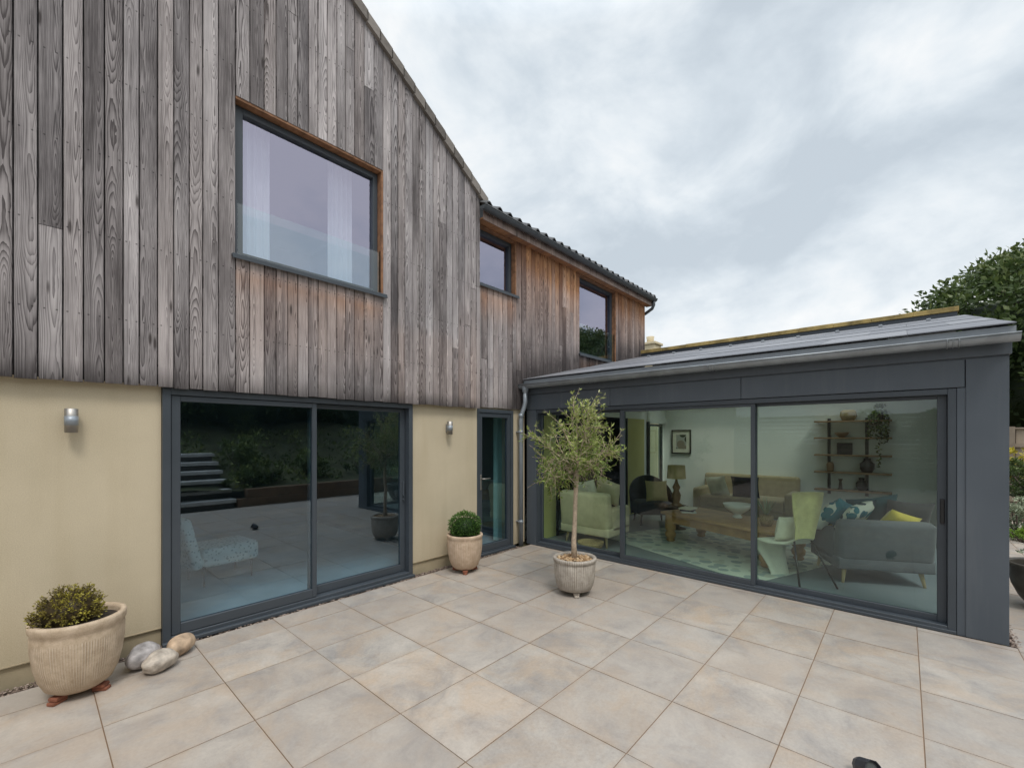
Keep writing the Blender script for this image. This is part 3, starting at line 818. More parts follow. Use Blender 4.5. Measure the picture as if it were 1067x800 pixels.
# ------------------------------------------------------------------ wall lights
def wall_light(x, y, label):
    t = thing('wall_light', label, 'wall light', (x, y, 1.73), 0, 'wall lights on the cream wall')
    m = MB(); m.rbox(-.022, .022, -.012, 0, .03, .14, .004); m.tube([(0, -.012, .085), (0, -.05, .085)], .012, 10); m.build('bracket', M_STEEL, t)
    m = MB(); m.lathe([(0.0, .004), (.030, .004), (.036, .0), (.0365, .17), (.030, .172), (.029, .165), (0.0, .165)], 28, Matrix.Translation((0, -.062, 0)), capb=False); m.build('light_tube', M_STEEL, t)
    m = MB(); m.lathe([(.0368, .052), (.0375, .052), (.0375, .118), (.0368, .118)], 28, Matrix.Translation((0, -.062, 0)), capb=False); m.build('band', M_PIPE, t)
    return t
wall_light(0.21, 4.50, 'brushed steel wall light near the left edge, above the pot with the brownish shrub')
wall_light(3.71, 4.50, 'brushed steel wall light between the big sliding door and the narrow side door')

# ------------------------------------------------------------------ garden room
gr = thing('garden_room', 'single storey garden room extension with anthracite panels, wide sliding glass and low slate roof', 'extension', (7.8, 2.0, 0))
GW = W['garden_room']
gp = lambda mb, name, mat: wpart(mb, name, mat, gr)
mb = MB()
mb.rbox(5.337, 5.60, -0.632, -0.385, 0.0, 2.36, .003)
mb.box(5.345, 5.50, -0.388, -0.334, 0.0, 2.118)
gp(mb, 'corner_column', M_PANEL)
mb = MB(); mb.rbox(5.338, 5.55, -0.380, 1.36, 2.124, 2.36, .003); mb.rbox(5.338, 5.55, 1.364, 3.0, 2.124, 2.36, .003); mb.rbox(5.338, 5.55, 3.004, 4.49, 2.124, 2.36, .003)
mb.box(5.345, 5.56, -0.63, 4.49, 2.355, 2.37)
gp(mb, 'fascia_panel', M_PANEL)
mb = MB(); mb.rbox(5.318, 5.50, -0.645, 4.49, 2.371, 2.475, .003); gp(mb, 'eaves_box', M_PANEL)
mb = MB(); mb.rbox(5.338, 5.50, 4.30, 4.49, 0.0, 2.12, .003); gp(mb, 'corner_post', M_PANEL)
# wide sliding glazing
f = MB(); frame(f, 'y', -0.332, 4.298, 0.012, 2.118, 5.348, 5.50, .055, .02, .045, .05)
f.rbox(5.335, 5.352, -0.33, 4.30, 0.0, 0.028, .003)
sd2 = gp(f, 'sliding_door', M_ANTH)
f = MB(); frame(f, 'y', 2.855, 4.276, 0.058, 2.066, 5.43, 5.475, .05, .03, .05, .03); f.build('sash', M_ANTH, sd2, GW)
pane('y', 2.90, 4.25, 0.105, 2.04, 5.452).build('pane', M_GLASS_B, sd2, GW)
f = MB(); frame(f, 'y', 1.225, 2.865, 0.058, 2.066, 5.362, 5.407, .045, .065, .055, .03); f.build('sash', M_ANTH, sd2, GW)
pane('y', 1.268, 2.802, 0.11, 2.04, 5.385).build('pane', M_GLASS_B, sd2, GW)
f = MB(); frame(f, 'y', -0.276, 1.27, 0.058, 2.066, 5.425, 5.47, .062, .045, .055, .03); f.build('sash', M_ANTH, sd2, GW)
pane('y', -0.217, 1.228, 0.11, 2.04, 5.448).build('pane', M_GLASS_B, sd2, GW)
h = MB(); h.rbox(5.412, 5.426, -0.262, -0.232, 0.93, 1.15, .004); h.tube([(5.42, -0.247, 0.955), (5.405, -0.247, 0.955)], .008, 10); h.build('handle', M_BLK, sd2, GW)

# roof: big slates on a low pitch, sheet steel apron, ridge upstand
def rz(x): return 2.595 + (x - 5.235) * 0.2225
mb = MB()
NX, NY = 4, 8
dx = (9.30 - 5.235) / NX; dyy = (4.49 + 0.66) / NY
for i in range(NX):
    for j in range(-1, NY):
        off = 0.5 * dyy if i % 2 else 0.0
        y0 = max(-0.66, -0.66 + j * dyy + off) + .0015; y1 = min(4.485, -0.66 + (j + 1) * dyy + off) - .0015
        if y1 - y0 < 0.05: continue
        x0 = 5.235 + i * dx; x1 = min(x0 + dx + 0.05, 9.30)
        l = 0.006; r = rng.random()
        vs = []
        for z in (0.0, 0.009):
            vs += [(x0, y0, rz(x0) + z + l), (x0, y1, rz(x0) + z + l), (x1, y1, rz(x1) + z), (x1, y0, rz(x1) + z)]
        mb.add(vs, [(3, 2, 1, 0), (4, 5, 6, 7), (0, 1, 5, 4), (1, 2, 6, 5), (2, 3, 7, 6), (3, 0, 4, 7)], False, (r, 0, 0))
mb.add([(5.25, -0.655, rz(5.25) - .004), (5.25, 4.48, rz(5.25) - .004), (9.30, 4.48, rz(9.3) - .004), (9.30, -0.655, rz(9.3) - .004)], [(0, 3, 2, 1)], False, (0.2, 0, 0))
def bz(x): return rz(9.3) + (3.0 - rz(9.3)) * (x - 9.3) / 1.9
for (xa, xb, ya, yb) in ((9.30, 9.55, -.6, 4.4), (10.4, 11.2, -.6, 4.4), (9.55, 10.4, -.6, .2), (9.55, 10.4, 4.1, 4.4)):
    mb.quad((xa, ya, bz(xa)), (xa, yb, bz(xa)), (xb, yb, bz(xb)), (xb, ya, bz(xb)), (0.4, 0, 0))
sroof = gp(mb, 'slate_roof', M_SLATE)
for k in range(9):
    m = MB(); yy = -0.25 + 0.52 * k; xx = 8.55
    m.rbox(xx - .04, xx + .04, yy - .025, yy + .025, rz(xx) + .008, rz(xx) + .038, .006)
    m.build('roof_clip', M_APRON, sroof, GW)
mb = MB(); mb.box(9.30, 9.40, -0.585, 4.43, rz(9.3) - .05, rz(9.3) + .075); mb.build('ridge_upstand', M_ANTH, sroof, GW)
mb = MB()
for k in range(10):
    y0 = -0.60 + k * 0.504
    mb.rbox(9.27 + rng.uniform(-.002, .002), 9.45, y0, y0 + .503, rz(9.3) + .077, rz(9.3) + .148 + rng.uniform(-.003, .003), .005)
mb.build('ridge_capping', M_RIDGE, sroof, GW)
mb = MB(); mb.box(5.262, 5.275, -0.66, 4.49, 2.478, 2.588); gp(mb, 'steel_apron', M_APRON)
mb = MB(); mb.add([(5.35, -0.64, 2.37), (9.4, -0.64, 2.37), (9.4, -0.64, rz(9.4) - .02), (5.35, -0.64, rz(5.35) - .02)], [(0, 1, 2, 3)]); gp(mb, 'gable_panel', M_PANEL)
mb = MB(); half_gutter(mb, 'y', -0.672, 4.515, 5.198, 2.510, 0.062)
for k in range(6):
    yy = -0.45 + 0.92 * k
    mb.box(5.133, 5.262, yy - .012, yy + .012, 2.505, 2.519)
for yy in (-0.30, 1.62, 3.20):
    for q in (-.035, .0, .035):
        mb.tube([(5.198 + .0655 * math.cos(PI + PI * k / 12), yy + q, 2.510 + .0655 * math.sin(PI + PI * k / 12)) for k in range(13)], .005 if q else .0035, 6)
g2 = gp(mb, 'gutter', M_GUT)
mb = MB()
mb.lathe([(.055, .06), (.055, 0.0), (.05, -.02), (.036, -.06)], 18, Matrix.Translation((5.195, 4.40, 2.44)), capb=False)
mb.tube([(5.195, 4.40, 2.42), (5.195, 4.40, 2.24), (5.19, 4.415, 2.17), (5.172, 4.455, 2.05), (5.168, 4.465, 1.98), (5.168, 4.465, 0.0)], .034, 14)
for z in (1.75, 0.35): mb.tube([(5.168, 4.465, z), (5.168, 4.465, z + .05)], .039, 14)
mb.tube([(5.168, 4.465, 2.00), (5.168, 4.465, 2.06)], .041, 14)
mb.box(5.13, 5.205, 4.46, 4.54, 1.77, 1.785); mb.box(5.13, 5.205, 4.46, 4.54, 0.37, 0.385)
mb.build('downpipe', M_PIPE, g2, GW)

# inside of the garden room
mb = MB()
mb.box(10.6, 10.7, -0.6, 4.6, 0, 2.42)
mb.box(5.52, 10.6, 4.46, 4.495, 2.1, 2.42)
mb.box(9.5, 9.62, 4.46, 4.495, 0, 2.1); mb.box(10.45, 10.6, 4.46, 4.495, 0, 2.1)
mb.box(9.64, 10.6, 4.40, 4.455, 2.02, 2.42)
gp(mb, 'interior_wall', M_WHITE)
mb = MB(); mb.box(5.52, 6.08, 4.455, 4.495, 0, 2.1); mb.box(8.65, 9.5, 4.455, 4.495, 0, 2.1); mb.build('yellow_wall', M_YWALL, gr, GW)
mb = MB(); mb.box(8.60, 8.65, 4.43, 4.50, 0, 2.1); mb.box(9.62, 9.68, 4.40, 4.49, 0, 2.05); mb.box(6.08, 6.12, 4.43, 4.50, 0, 2.1); gp(mb, 'door_lining', M_BLK)
mb = MB(); mb.box(5.52, 10.6, -0.60, 4.455, -0.03, 0.006); gp(mb, 'interior_floor', M_FLOORI)
mb = MB(); mb.box(5.56, 9.55, -0.60, 4.455, 2.425, 2.50); mb.box(10.4, 10.6, -0.60, 4.455, 2.425, 2.50); mb.box(9.55, 10.4, -0.60, .2, 2.425, 2.50); mb.box(9.55, 10.4, 4.1, 4.455, 2.425, 2.50)
mb.box(9.53, 9.548, .2, 4.1, 2.501, bz(9.55) - .01); mb.box(10.402, 10.42, .2, 4.1, 2.501, bz(10.4) - .01); mb.box(9.549, 10.401, .18, .198, 2.501, bz(10.4) - .01); mb.box(9.549, 10.401, 4.102, 4.12, 2.501, bz(10.4) - .01)  # shaft walls below the added roof opening
gp(mb, 'interior_ceiling', M_WHITE)
mb = MB(); mb.quad((9.55, .2, bz(9.55) + .01), (9.55, 4.1, bz(9.55) + .01), (10.4, 4.1, bz(10.4) + .01), (10.4, .2, bz(10.4) + .01)); gp(mb, 'added_rooflight', M_GLASS_R)  # added opening, unseen from the camera, to brighten the back of the room
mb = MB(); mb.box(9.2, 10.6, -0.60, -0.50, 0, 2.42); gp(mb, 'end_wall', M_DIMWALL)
f = MB(); frame(f, 'x', 5.61, 9.19, 0.0, 2.42, -0.60, -0.52, .06, .06, .06, .1); f.rbox(7.37, 7.43, -0.60, -0.52, .06, 2.32, .003)
sw = gp(f, 'added_side_glazing', M_ANTH)  # unseen side wall, glazed to flood the room with extra daylight
pane('x', 5.67, 9.13, 0.06, 2.32, -0.56).build('pane', M_GLASS_R, sw, GW)
f = MB(); frame(f, 'x', 9.685, 10.44, 0.0, 2.0, 4.42, 4.48, .05, .05, .06, .05); bw = gp(f, 'back_door', M_ANTH)
pane('x', 9.735, 10.39, .06, 1.95, 4.45).build('pane', M_GLASS_B, bw, GW)

# ------------------------------------------------------------------ furniture behind the glass
def cushion(mb, cx, cy, cz, w, h, th, Mx):
    """pillow in local XZ plane"""
    n = 10; vs = []; fs = []
    for s in (1, -1):
        o = len(vs)
        for j in range(n + 1):
            for i in range(n + 1):
                u = -1 + 2 * i / n; v = -1 + 2 * j / n
                pin = 1 - 0.07 * (1 - abs(u) ** 2) * abs(v) ** 4 - 0.0
                t = (max(0, (1 - u ** 4) * (1 - v ** 4))) ** 0.6
                x = u * w / 2 * (1 - .08 * (1 - v * v) * abs(u) ** 3); z = v * h / 2 * (1 - .08 * (1 - u * u) * abs(v) ** 3)
                vs.append((x, s * th / 2 * t, z))
        for j in range(n):
            for i in range(n):
                a = o + j * (n + 1) + i
                q = (a, a + 1, a + n + 2, a + n + 1)
                fs.append(q if s < 0 else q[::-1])
    T = Matrix.Translation((cx, cy, cz)) @ Mx
    mb.add([T @ Vector(p) for p in vs], fs, True)
def put_cushion(label, mat, loc, w, h, rz_, tilt=0.0, roll=0.0):
    mb = MB(); Mx = Matrix.Rotation(rz_, 4, 'Z') @ Matrix.Rotation(tilt, 4, 'X') @ Matrix.Rotation(roll, 4, 'Y')
    cushion(mb, 0, 0, 0, w, h, 0.15, Mx)
    return tag(mb.build('cushion', mat, None, (0, 0, 0)), label, 'cushion', 'cushions on the seats') , loc
def C_(label, mat, loc, w, h, rz_, tilt=0.0, roll=0.0):
    o, l = put_cushion(label, mat, loc, w, h, rz_, tilt, roll); o.location = l; return o

def sofa(name, label, loc, rz_, w, d, h, seat, mat, arm=0.14, back=0.18, legm=M_LEGW, legh=0.17, armh=0.6, round_back=False):
    """local: faces -Y, back at +Y"""
    t = thing(name, label, 'sofa' if w > 1.2 else 'armchair', loc, rz_)
    m = MB(); m.rbox(-w / 2 + arm, w / 2 - arm, -d / 2, d / 2 - back + .03, legh + .12, seat, .05, 3); m.build('seat', mat, t)
    m = MB(); m.rbox(-w / 2, w / 2, -d / 2 + .03, d / 2, legh, legh + .14, .02, 2); m.build('base', mat, t)
    Mx = Matrix.Translation((0, d / 2 - back / 2, legh + .1)) @ Matrix.Rotation(R(-7), 4, 'X')
    m = MB(); m.rbox(-w / 2, w / 2, -back / 2, back / 2, 0, h - legh - .1, .06, 4, Mx); m.build('backrest', mat, t)
    for s in (-1, 1):
        m = MB(); x = s * (w / 2 - arm / 2); m.rbox(x - arm / 2, x + arm / 2, -d / 2, d / 2 - back * .6, legh + .05, armh, .045, 3); m.build('arm', mat, t)
    for sx in (-1, 1):
        for sy in (-1, 1):
            m = MB(); x, y = sx * (w / 2 - .1), sy * (d / 2 - .1)
            m.tube([(x + sx * .03, y + sy * .03, 0), (x, y, legh + .02)], [.014, .026], 10); m.build('leg', legm, t)
    return t
ZF = 0.006
sofa('sofa', 'grey two seat sofa with blond legs and back to the glass at the right end', (6.83, 0.34, ZF), math.atan2(0.473, 0.88) + PI / 2, 0.94, 0.80, 0.74, 0.44, M_GREYF, legm=M_LEGW)
sofa('armchair', 'olive linen armchair with its back to the glass behind the olive tree', (6.16, 3.73, ZF), R(90), .88, 0.70, 0.84, 0.44, M_OLIVEF)
sofa('sofa', 'beige linen sofa against the far wall of the garden room', (10.08, 2.5, ZF), R(-90), 1.85, 0.85, 0.88, 0.46, M_BEIGEF, legh=.1)
C_('white cushion with teal and yellow circles on the grey sofa', M_SPOT, (6.68, .70, .70), .5, .46, R(-30), R(38), R(14))
C_('white spotted cushion lying lower on the grey sofa', M_SPOT, (6.62, .45, .74), .46, .44, R(-20), R(35), R(-12))
C_('dark teal cushion standing highest on the grey sofa', M_TEALF, (6.93, .30, .76), .54, .46, R(-62), R(18), R(-10))
C_('blue teal cushion between the spotted cushions on the grey sofa', M_BLUEF, (6.66, .60, .76), .40, .36, R(-40), R(30), R(24))
C_('mustard yellow cushion at the front of the grey sofa pile', M_YELF, (6.74, .06, .70), .38, .30, R(-55), R(30), R(20))
C_('charcoal cushion at the right end of the grey sofa', M_DARKF, (6.98, -.02, .70), .48, .5, R(-62), R(10), R(4))
C_('yellow green cushion leaning over the back of the olive armchair', M_OLIVEF, (6.30, 3.58, .82), .48, .42, R(82), R(-15), R(-18))
C_('pale round edged cushion at the left of the olive armchair', M_CREAMF, (6.3, 3.98, .76), .45, .42, R(86), R(-12), R(10))
C_('dark teal cushion on the olive armchair', M_TEALF, (6.44, 3.70, .70), .42, .36, R(92), R(-14), 0)
C_('cream cushion on the left side of the beige sofa', M_CREAMF, (9.78, 2.95, .66), .46, .44, R(75), R(-18), R(8))
C_('navy cushion in the middle of the beige sofa', M_NAVYF, (9.80, 2.42, .67), .52, .46, R(90), R(-16), 0)

# round backed armchair
t = thing('armchair', 'dark round backed armchair beside the yellow wall of the garden room', 'armchair', (8.25, 3.72, ZF), R(-50))
m = MB(); m.rbox(-.36, .36, -.36, .32, .2, .44, .07, 3); m.build('seat', M_DARKF, t)
m = MB(); vs = []; fs = []; n = 20
for k in range(n + 1):
    a = PI * k / n
    hgt = .48 + .42 * math.sin(a) ** .8
    for (rr_, zz) in ((.40, .15), (.43, hgt), (.36, hgt + .015), (.32, .15)):
        vs.append((rr_ * math.cos(a), -.02 + rr_ * math.sin(a), zz))
for k in range(n):
    for j in range(3):
        a = k * 4 + j; fs.append((a, a + 4, a + 5, a + 1))
m.add(vs, fs, True); m.build('backrest', M_DARKF, t)
for sx in (-1, 1):
    for sy in (-1, 1):
        m = MB(); m.tube([(sx * .28, sy * .26, 0), (sx * .25, sy * .24, .22)], [.014, .022], 8); m.build('leg', M_BLK, t)
C_('square mustard cushion on the dark round backed armchair', M_SHADE, (8.1, 3.55, .66), .42, .40, R(-50), R(-14), 0)

# floor rug and coffee table
TD = math.atan2(6.87 - 6.36, 2.77 - 1.42)     # table direction
m = MB(); m.rbox(-1.35, 1.35, -1.15, 1.15, 0, .012, .004)
o = m.build('rug', M_RUG); o.location = (7.15, 2.15, ZF); o.rotation_euler = (0, 0, PI / 2 - TD)
tag(o, 'pale patterned rug under the coffee table', 'rug')
t = thing('coffee_table', 'long waxed pine coffee table with turned legs on the patterned rug', 'table', (7.02, 1.95, ZF + .012), PI / 2 - TD)
m = MB(); m.rbox(-.92, .92, -.45, .45, .43, .47, .008, 2); m.build('tabletop', M_PINE, t)
m = MB(); m.box(-.80, .80, -.385, -.36, .30, .43); m.box(-.80, .80, .36, .385, .30, .43); m.box(-.825, -.80, -.385, .385, .30, .43); m.box(.80, .825, -.385, .385, .30, .43); m.build('apron', M_PINE, t)
for sx in (-1, 1):
    for sy in (-1, 1):
        m = MB(); m.lathe([(.05, 0), (.07, .02), (.055, .05), (.08, .08), (.085, .13), (.06, .17), (.085, .20), (.085, .26), (.08, .30), (.08, .43)], 18, Matrix.Translation((sx * .79, sy * .36, 0))); m.build('leg', M_PINE, t)
CT = Matrix.Translation((7.02, 1.95, ZF + .012)) @ Matrix.Rotation(PI / 2 - TD, 4, 'Z')
def on_table(x, y): return CT @ Vector((x, y, .47))
p = on_table(-.05, -.12)
m = MB(); m.lathe([(.06, 0), (.065, .02), (.04, .05), (.10, .09), (.17, .15), (.20, .21), (.19, .21), (.155, .15), (.08, .10), (0, .09)], 32, None)
o = m.build('fruit_bowl', M_CERAM); o.location = p; tag(o, 'white footed bowl on the coffee table', 'bowl')
p = on_table(.66, .12)
for k, (mm, lab) in enumerate(((M_CERAM, 'white book at the bottom of the pile on the coffee table'), (M_NAVYF, 'dark book in the middle of the pile on the coffee table'), (M_CREAMF, 'cream book on top of the pile on the coffee table'))):
    m = MB(); m.rbox(-.15 + .01 * k, .15 - .015 * k, -.11, .11 - .01 * k, 0, .024, .003); o = m.build('book', mm); o.location = p + Vector((0, 0, .0245 * k)); o.rotation_euler = (0, 0, .5 - .3 * k); tag(o, lab, 'book', 'books on the coffee table')
# plant on the table
p = on_table(-.60, .05)
m = MB(); m.lathe([(.06, 0), (.085, .06), (.085, .14), (.07, .14), (.07, .12), (0, .12)], 20); o = m.build('vase', M_WICK); o.location = p; tag(o, 'small brown vase on the right end of the coffee table', 'vase')
m = MB()
for k in range(60):
    a = rng.uniform(0, 2 * PI); ln = rng.uniform(.08, .22); dv = Vector((math.cos(a) * .6, math.sin(a) * .6, 1)).normalized()
    b0 = Vector((0, 0, .12)) + dv * ln * .4; sdv = dv.cross(Vector((0, 0, 1))).normalized() * .012
    m.quad(b0 - sdv, b0 + sdv, b0 + dv * ln + sdv * .2, b0 + dv * ln - sdv * .2, (rng.random(), 0, 0))
o = m.build('foliage_sprig', M_PALELEAF); o.location = p; tag(o, 'spiky pale green leaves in the small brown vase', 'plant')

# table lamp on a stool
m = MB(); m.lathe([(.16, 0), (.17, .02), (.05, .06), (.05, .36), (.2, .40), (.21, .43), (0, .43)], 24); o = m.build('side_table', M_DBARK); o.location = (7.98, 3.12, ZF); tag(o, 'small dark pedestal table under the lamp', 'table')
t = thing('table_lamp', 'table lamp with turned wooden stem and mustard shade', 'lamp', (7.98, 3.12, ZF + .431))
m = MB(); m.lathe([(.10, 0), (.10, .03), (.05, .06), (.07, .12), (.08, .2), (.045, .28), (.07, .34), (.03, .42), (.015, .5), (.015, .56)], 20); m.build('lamp_stem', M_OAKW, t)
m = MB(); m.lathe([(.165, .50), (.15, .74), (.146, .74), (.16, .50)], 32, capb=False); m.build('lamp_shade', M_SHADE, t)

# sculptural woven chair
t = thing('woven_chair', 'sculptural cream chair with tall woven yellow back and thin black legs', 'chair', (5.97, .86, ZF), R(-38))
prof = [(-.02, 1.06, .20), (-.01, .95, .19), (.0, .8, .165), (.01, .65, .13), (.03, .52, .12), (.10, .45, .16), (.25, .43, .23), (.42, .44, .27), (.50, .42, .27), (.52, .36, .24), (.47, .24, .17), (.40, .12, .13), (.36, .03, .12), (.36, .0, .12)]
def ribbon(pr, th):
    m = MB(); vs = []; fs = []
    for i, (y, z, hw) in enumerate(pr):
        a = Vector((0, pr[min(i + 1, len(pr) - 1)][0] - pr[max(i - 1, 0)][0], pr[min(i + 1, len(pr) - 1)][1] - pr[max(i - 1, 0)][1])).normalized()
        nn = Vector((0, -a.z, a.y)) * th
        for q in (-1, -.5, 0, .5, 1):
            vs.append(Vector((q * hw, y - .05 * (abs(q) ** 2 - .3) * (1 if z > .5 else 0), z)) + nn)
        for q in (1, .5, 0, -.5, -1):
            vs.append(Vector((q * hw, y - .05 * (abs(q) ** 2 - .3) * (1 if z > .5 else 0), z)) - nn)
    for i in range(len(pr) - 1):
        for k in range(10): fs.append((i * 10 + k, i * 10 + (k + 1) % 10, i * 10 + 10 + (k + 1) % 10, i * 10 + 10 + k))
    fs.append(tuple(range(10))); fs.append(tuple(reversed([(len(pr) - 1) * 10 + k for k in range(10)])))
    m.add(vs, fs, True); return m
ribbon(prof[:5], .012).build('backrest', M_CANE, t)
ribbon(prof[4:], .012).build('seat', M_IVORY, t)
for sx in (-1, 1):
    m = MB(); m.tube([(sx * .24, -.20, 0), (sx * .11, .02, .5)], .011, 8); m.build('leg', M_BLK, t)
C_('small white cushion on the woven chair', M_CREAMF, (6.10, 1.03, .61), .34, .30, R(-38), R(14), 0)

# framed picture
t = thing('framed_picture', 'framed dark print hanging on the far wall of the garden room', 'picture', (10.598, 4.02, 1.58))
m = MB(); frame(m, 'y', -.235, .235, -.29, .29, -.03, 0.0, .03, .03, .03, .03); m.build('frame', M_BLK, t)
m = MB(); m.quad((-.012, .205, -.26), (-.012, -.205, -.26), (-.012, -.205, .26), (-.012, .205, .26)); m.build('mount', M_CREAMF, t)
m = MB(); m.quad((-.015, .12, -.17), (-.015, -.12, -.17), (-.015, -.12, .17), (-.015, .12, .17)); m.build('print', M_PRINT, t)

# wall shelves
t = thing('wall_shelves', 'dark oak wall shelving of five boards on black uprights', 'shelf', (10.6, .75, 0))
SHZ = (.66, 1.0, 1.33, 1.66, 1.98)
for z in SHZ:
    m = MB(); m.rbox(-.24, -.02, -.58, .58, z, z + .03, .003); m.build('shelf_board', M_OAKW, t)
for y in (.36, -.22):
    m = MB(); m.rbox(-.019, -.001, y - .025, y + .025, .58, 2.06, .003); m.build('upright', M_BLK, t)
def small(name, prof, y, z, mat, label, cat):
    m = MB(); m.lathe(prof, 20); o = m.build(name, mat); o.location = (10.47, y, z + .0305); tag(o, label, cat)
small('vase', [(.05, 0), (.09, .06), (.09, .14), (.04, .2), (.05, .24), (0, .24)], .60, .66, M_BLK, 'black vase at the left of the lowest shelf', 'vase')
small('candlestick', [(.05, 0), (.03, .03), (.02, .16), (.04, .2), (0, .2)], .92, .66, M_DBARK, 'dark candlestick on the lowest shelf', 'candlestick')
small('vase', [(.07, 0), (.11, .08), (.11, .17), (.05, .23), (.055, .27), (0, .27)], .52, 1.0, M_BLK, 'bulbous black vase on the second shelf from the bottom', 'vase')
small('jar', [(.05, 0), (.06, .03), (.06, .14), (.04, .18), (0, .18)], 1.08, 1.0, M_OAKW, 'brown jar at the left of the second shelf from the bottom', 'jar')
small('bowl', [(.04, 0), (.10, .06), (.12, .1), (.1, .09), (0, .04)], .9, 1.66, M_OAKW, 'wooden bowl on the second shelf from the top', 'bowl')
small('basket', [(.09, 0), (.13, .08), (.12, .17), (.09, .2), (0, .2)], .80, 1.98, M_WICK, 'round wicker basket on the top shelf', 'basket')
m = MB(); m.rbox(-.01, .01, -.12, .12, 0, .22, .003, 1, Matrix.Rotation(R(8), 4, 'Y')); o = m.build('photo_frame', M_BLK); o.location = (10.50, .86, 1.362); tag(o, 'dark photo frame leaning on the middle shelf', 'picture')
# trailing plant
t = thing('trailing_plant', 'dark trailing plant hanging from the right end of the top shelf', 'plant', (10.47, .33, 2.012))
m = MB(); m.lathe([(.06, 0), (.085, .12), (.075, .12), (0, .1)], 18); m.build('pot', M_BLK, t)
m = MB()
for s in range(16):
    a = rng.uniform(0, 2 * PI); r0 = rng.uniform(.05, .16); dy = math.sin(a) * r0; dxx = -abs(math.cos(a)) * r0 - .02
    ln = rng.uniform(.25, .7) if s else 1.1
    for k in range(int(ln / .02)):
        q = k * .02; pz = .22 - q + (.05 if q < .05 else 0)
        pp = Vector((dxx * min(1, q * 5 + .3) + rng.uniform(-.03, .03), dy * min(1, q * 4 + .3) + rng.uniform(-.04, .04), pz))
        u = Vector((rng.uniform(-1, 1), rng.uniform(-1, 1), rng.uniform(-1, .2))).normalized() * .035; v = u.orthogonal().normalized() * .018
        m.quad(pp - u, pp + v, pp + u, pp - v, (rng.random(), 0, 0))
m.build('foliage', M_DKLEAF, t)
# basket on the floor near the glass
m = MB(); m.lathe([(.10, 0), (.17, .04), (.2, .12), (.19, .12), (.15, .05), (0, .03)], 28); o = m.build('wicker_basket', M_WICK); o.location = (5.68, 3.52, ZF); tag(o, 'low wicker basket on the floor under the olive armchair by the glass', 'basket')

# patterned chair in the house
t = thing('slipper_chair', 'pale patterned armless chair behind the large sliding door of the house', 'chair', (1.52, 6.12, .006), R(97)); t.scale = (.92, .90, .96)
m = MB(); m.rbox(-.29, .29, -.40, .26, .22, .45, .05, 3); m.build('seat', M_CHAIRF, t)
m = MB(); m.rbox(-.29, .29, -.06, .06, 0, .62, .045, 3, Matrix.Translation((0, .30, .22)) @ Matrix.Rotation(R(-14), 4, 'X')); m.build('backrest', M_CHAIRF, t)
for sx in (-1, 1):
    for sy in (-.32, .24):
        m = MB(); m.tube([(sx * .24, sy, 0), (sx * .23, sy, .24)], [.013, .02], 8); m.build('leg', M_BLK, t)

# ------------------------------------------------------------------ pots and plants on the patio
def pot(name, label, loc, prof, rim_t, mat, soilz, soilm, feet, footm, group=None):
    t = thing(name, label, 'plant pot', loc, 0, group)
    m = MB(); full = prof + [(prof[-1][0] - rim_t, prof[-1][1] + .002), (prof[-1][0] - rim_t - .008, prof[-1][1] - .02), (prof[-1][0] - rim_t - .012, soilz - .03)]
    m.lathe(full, 64); m.build('pot_body', mat, t)
    m = MB(); rs = prof[-1][0] - rim_t - .009
    m.lathe([(rs, soilz), (rs * .7, soilz + .012), (rs * .35, soilz + .018), (0.001, soilz + .02)], 40, capb=False); m.build('soil', soilm, t)
    for a in feet:
        m = MB(); Mx = Matrix.Rotation(R(a), 4, 'Z')
        m.rbox(.085, .172, -.026, .026, 0, .022, .005, 1, Mx); m.rbox(.085, .16, -.032, .032, .022, .046, .006, 1, Mx); m.build('foot', footm, t)
    return t
P1 = (.232, 4.10, 0)
pot('planter_pot', 'big sand coloured clay pot with scratched flutes holding the brownish shrub, on terracotta feet', P1,
    [(.125, .045), (.165, .075), (.195, .14), (.216, .23), (.228, .33), (.231, .42), (.226, .445), (.237, .46), (.240, .495), (.236, .51)], .026, M_POT1, .468, M_SOIL, (215, 322, 90), M_TERRA)
P2 = (3.715, 4.15, 0)
pot('planter_pot', 'peach clay pot on terracotta feet holding the clipped box ball', P2,
    [(.125, .045), (.165, .08), (.195, .15), (.212, .24), (.220, .33), (.222, .40), (.218, .425), (.226, .438), (.228, .462), (.224, .472)], .024, M_POT2, .432, M_SOIL, (230, 345, 110), M_TERRA)
P3 = (4.0, 2.68, 0)
pot('planter_pot', 'weathered grey fluted clay pot in which the olive tree stands', P3,
    [(.145, .045), (.18, .06), (.203, .11), (.216, .18), (.222, .27), (.224, .335), (.219, .352), (.234, .36), (.236, .385), (.231, .394)], .026, M_POT3, .345, M_SOIL, (222, 345, 100), M_ROCKB)

def leafq(m, p, d, ln, wd, tone, rr):
    d = d.normalized(); s = d.cross(Vector((rr.uniform(-1, 1), rr.uniform(-1, 1), rr.uniform(-1, 1))))
    if s.length < 1e-4: s = d.orthogonal()
    s = s.normalized() * wd / 2
    m.add([p, p + d * ln * .45 + s, p + d * ln, p + d * ln * .45 - s], [(0, 1, 2, 3)], False, (tone, 0, 0))
def rv(rr): 
    while True:
        v = Vector((rr.uniform(-1, 1), rr.uniform(-1, 1), rr.uniform(-1, 1)))
        if .01 < v.length < 1: return v.normalized()

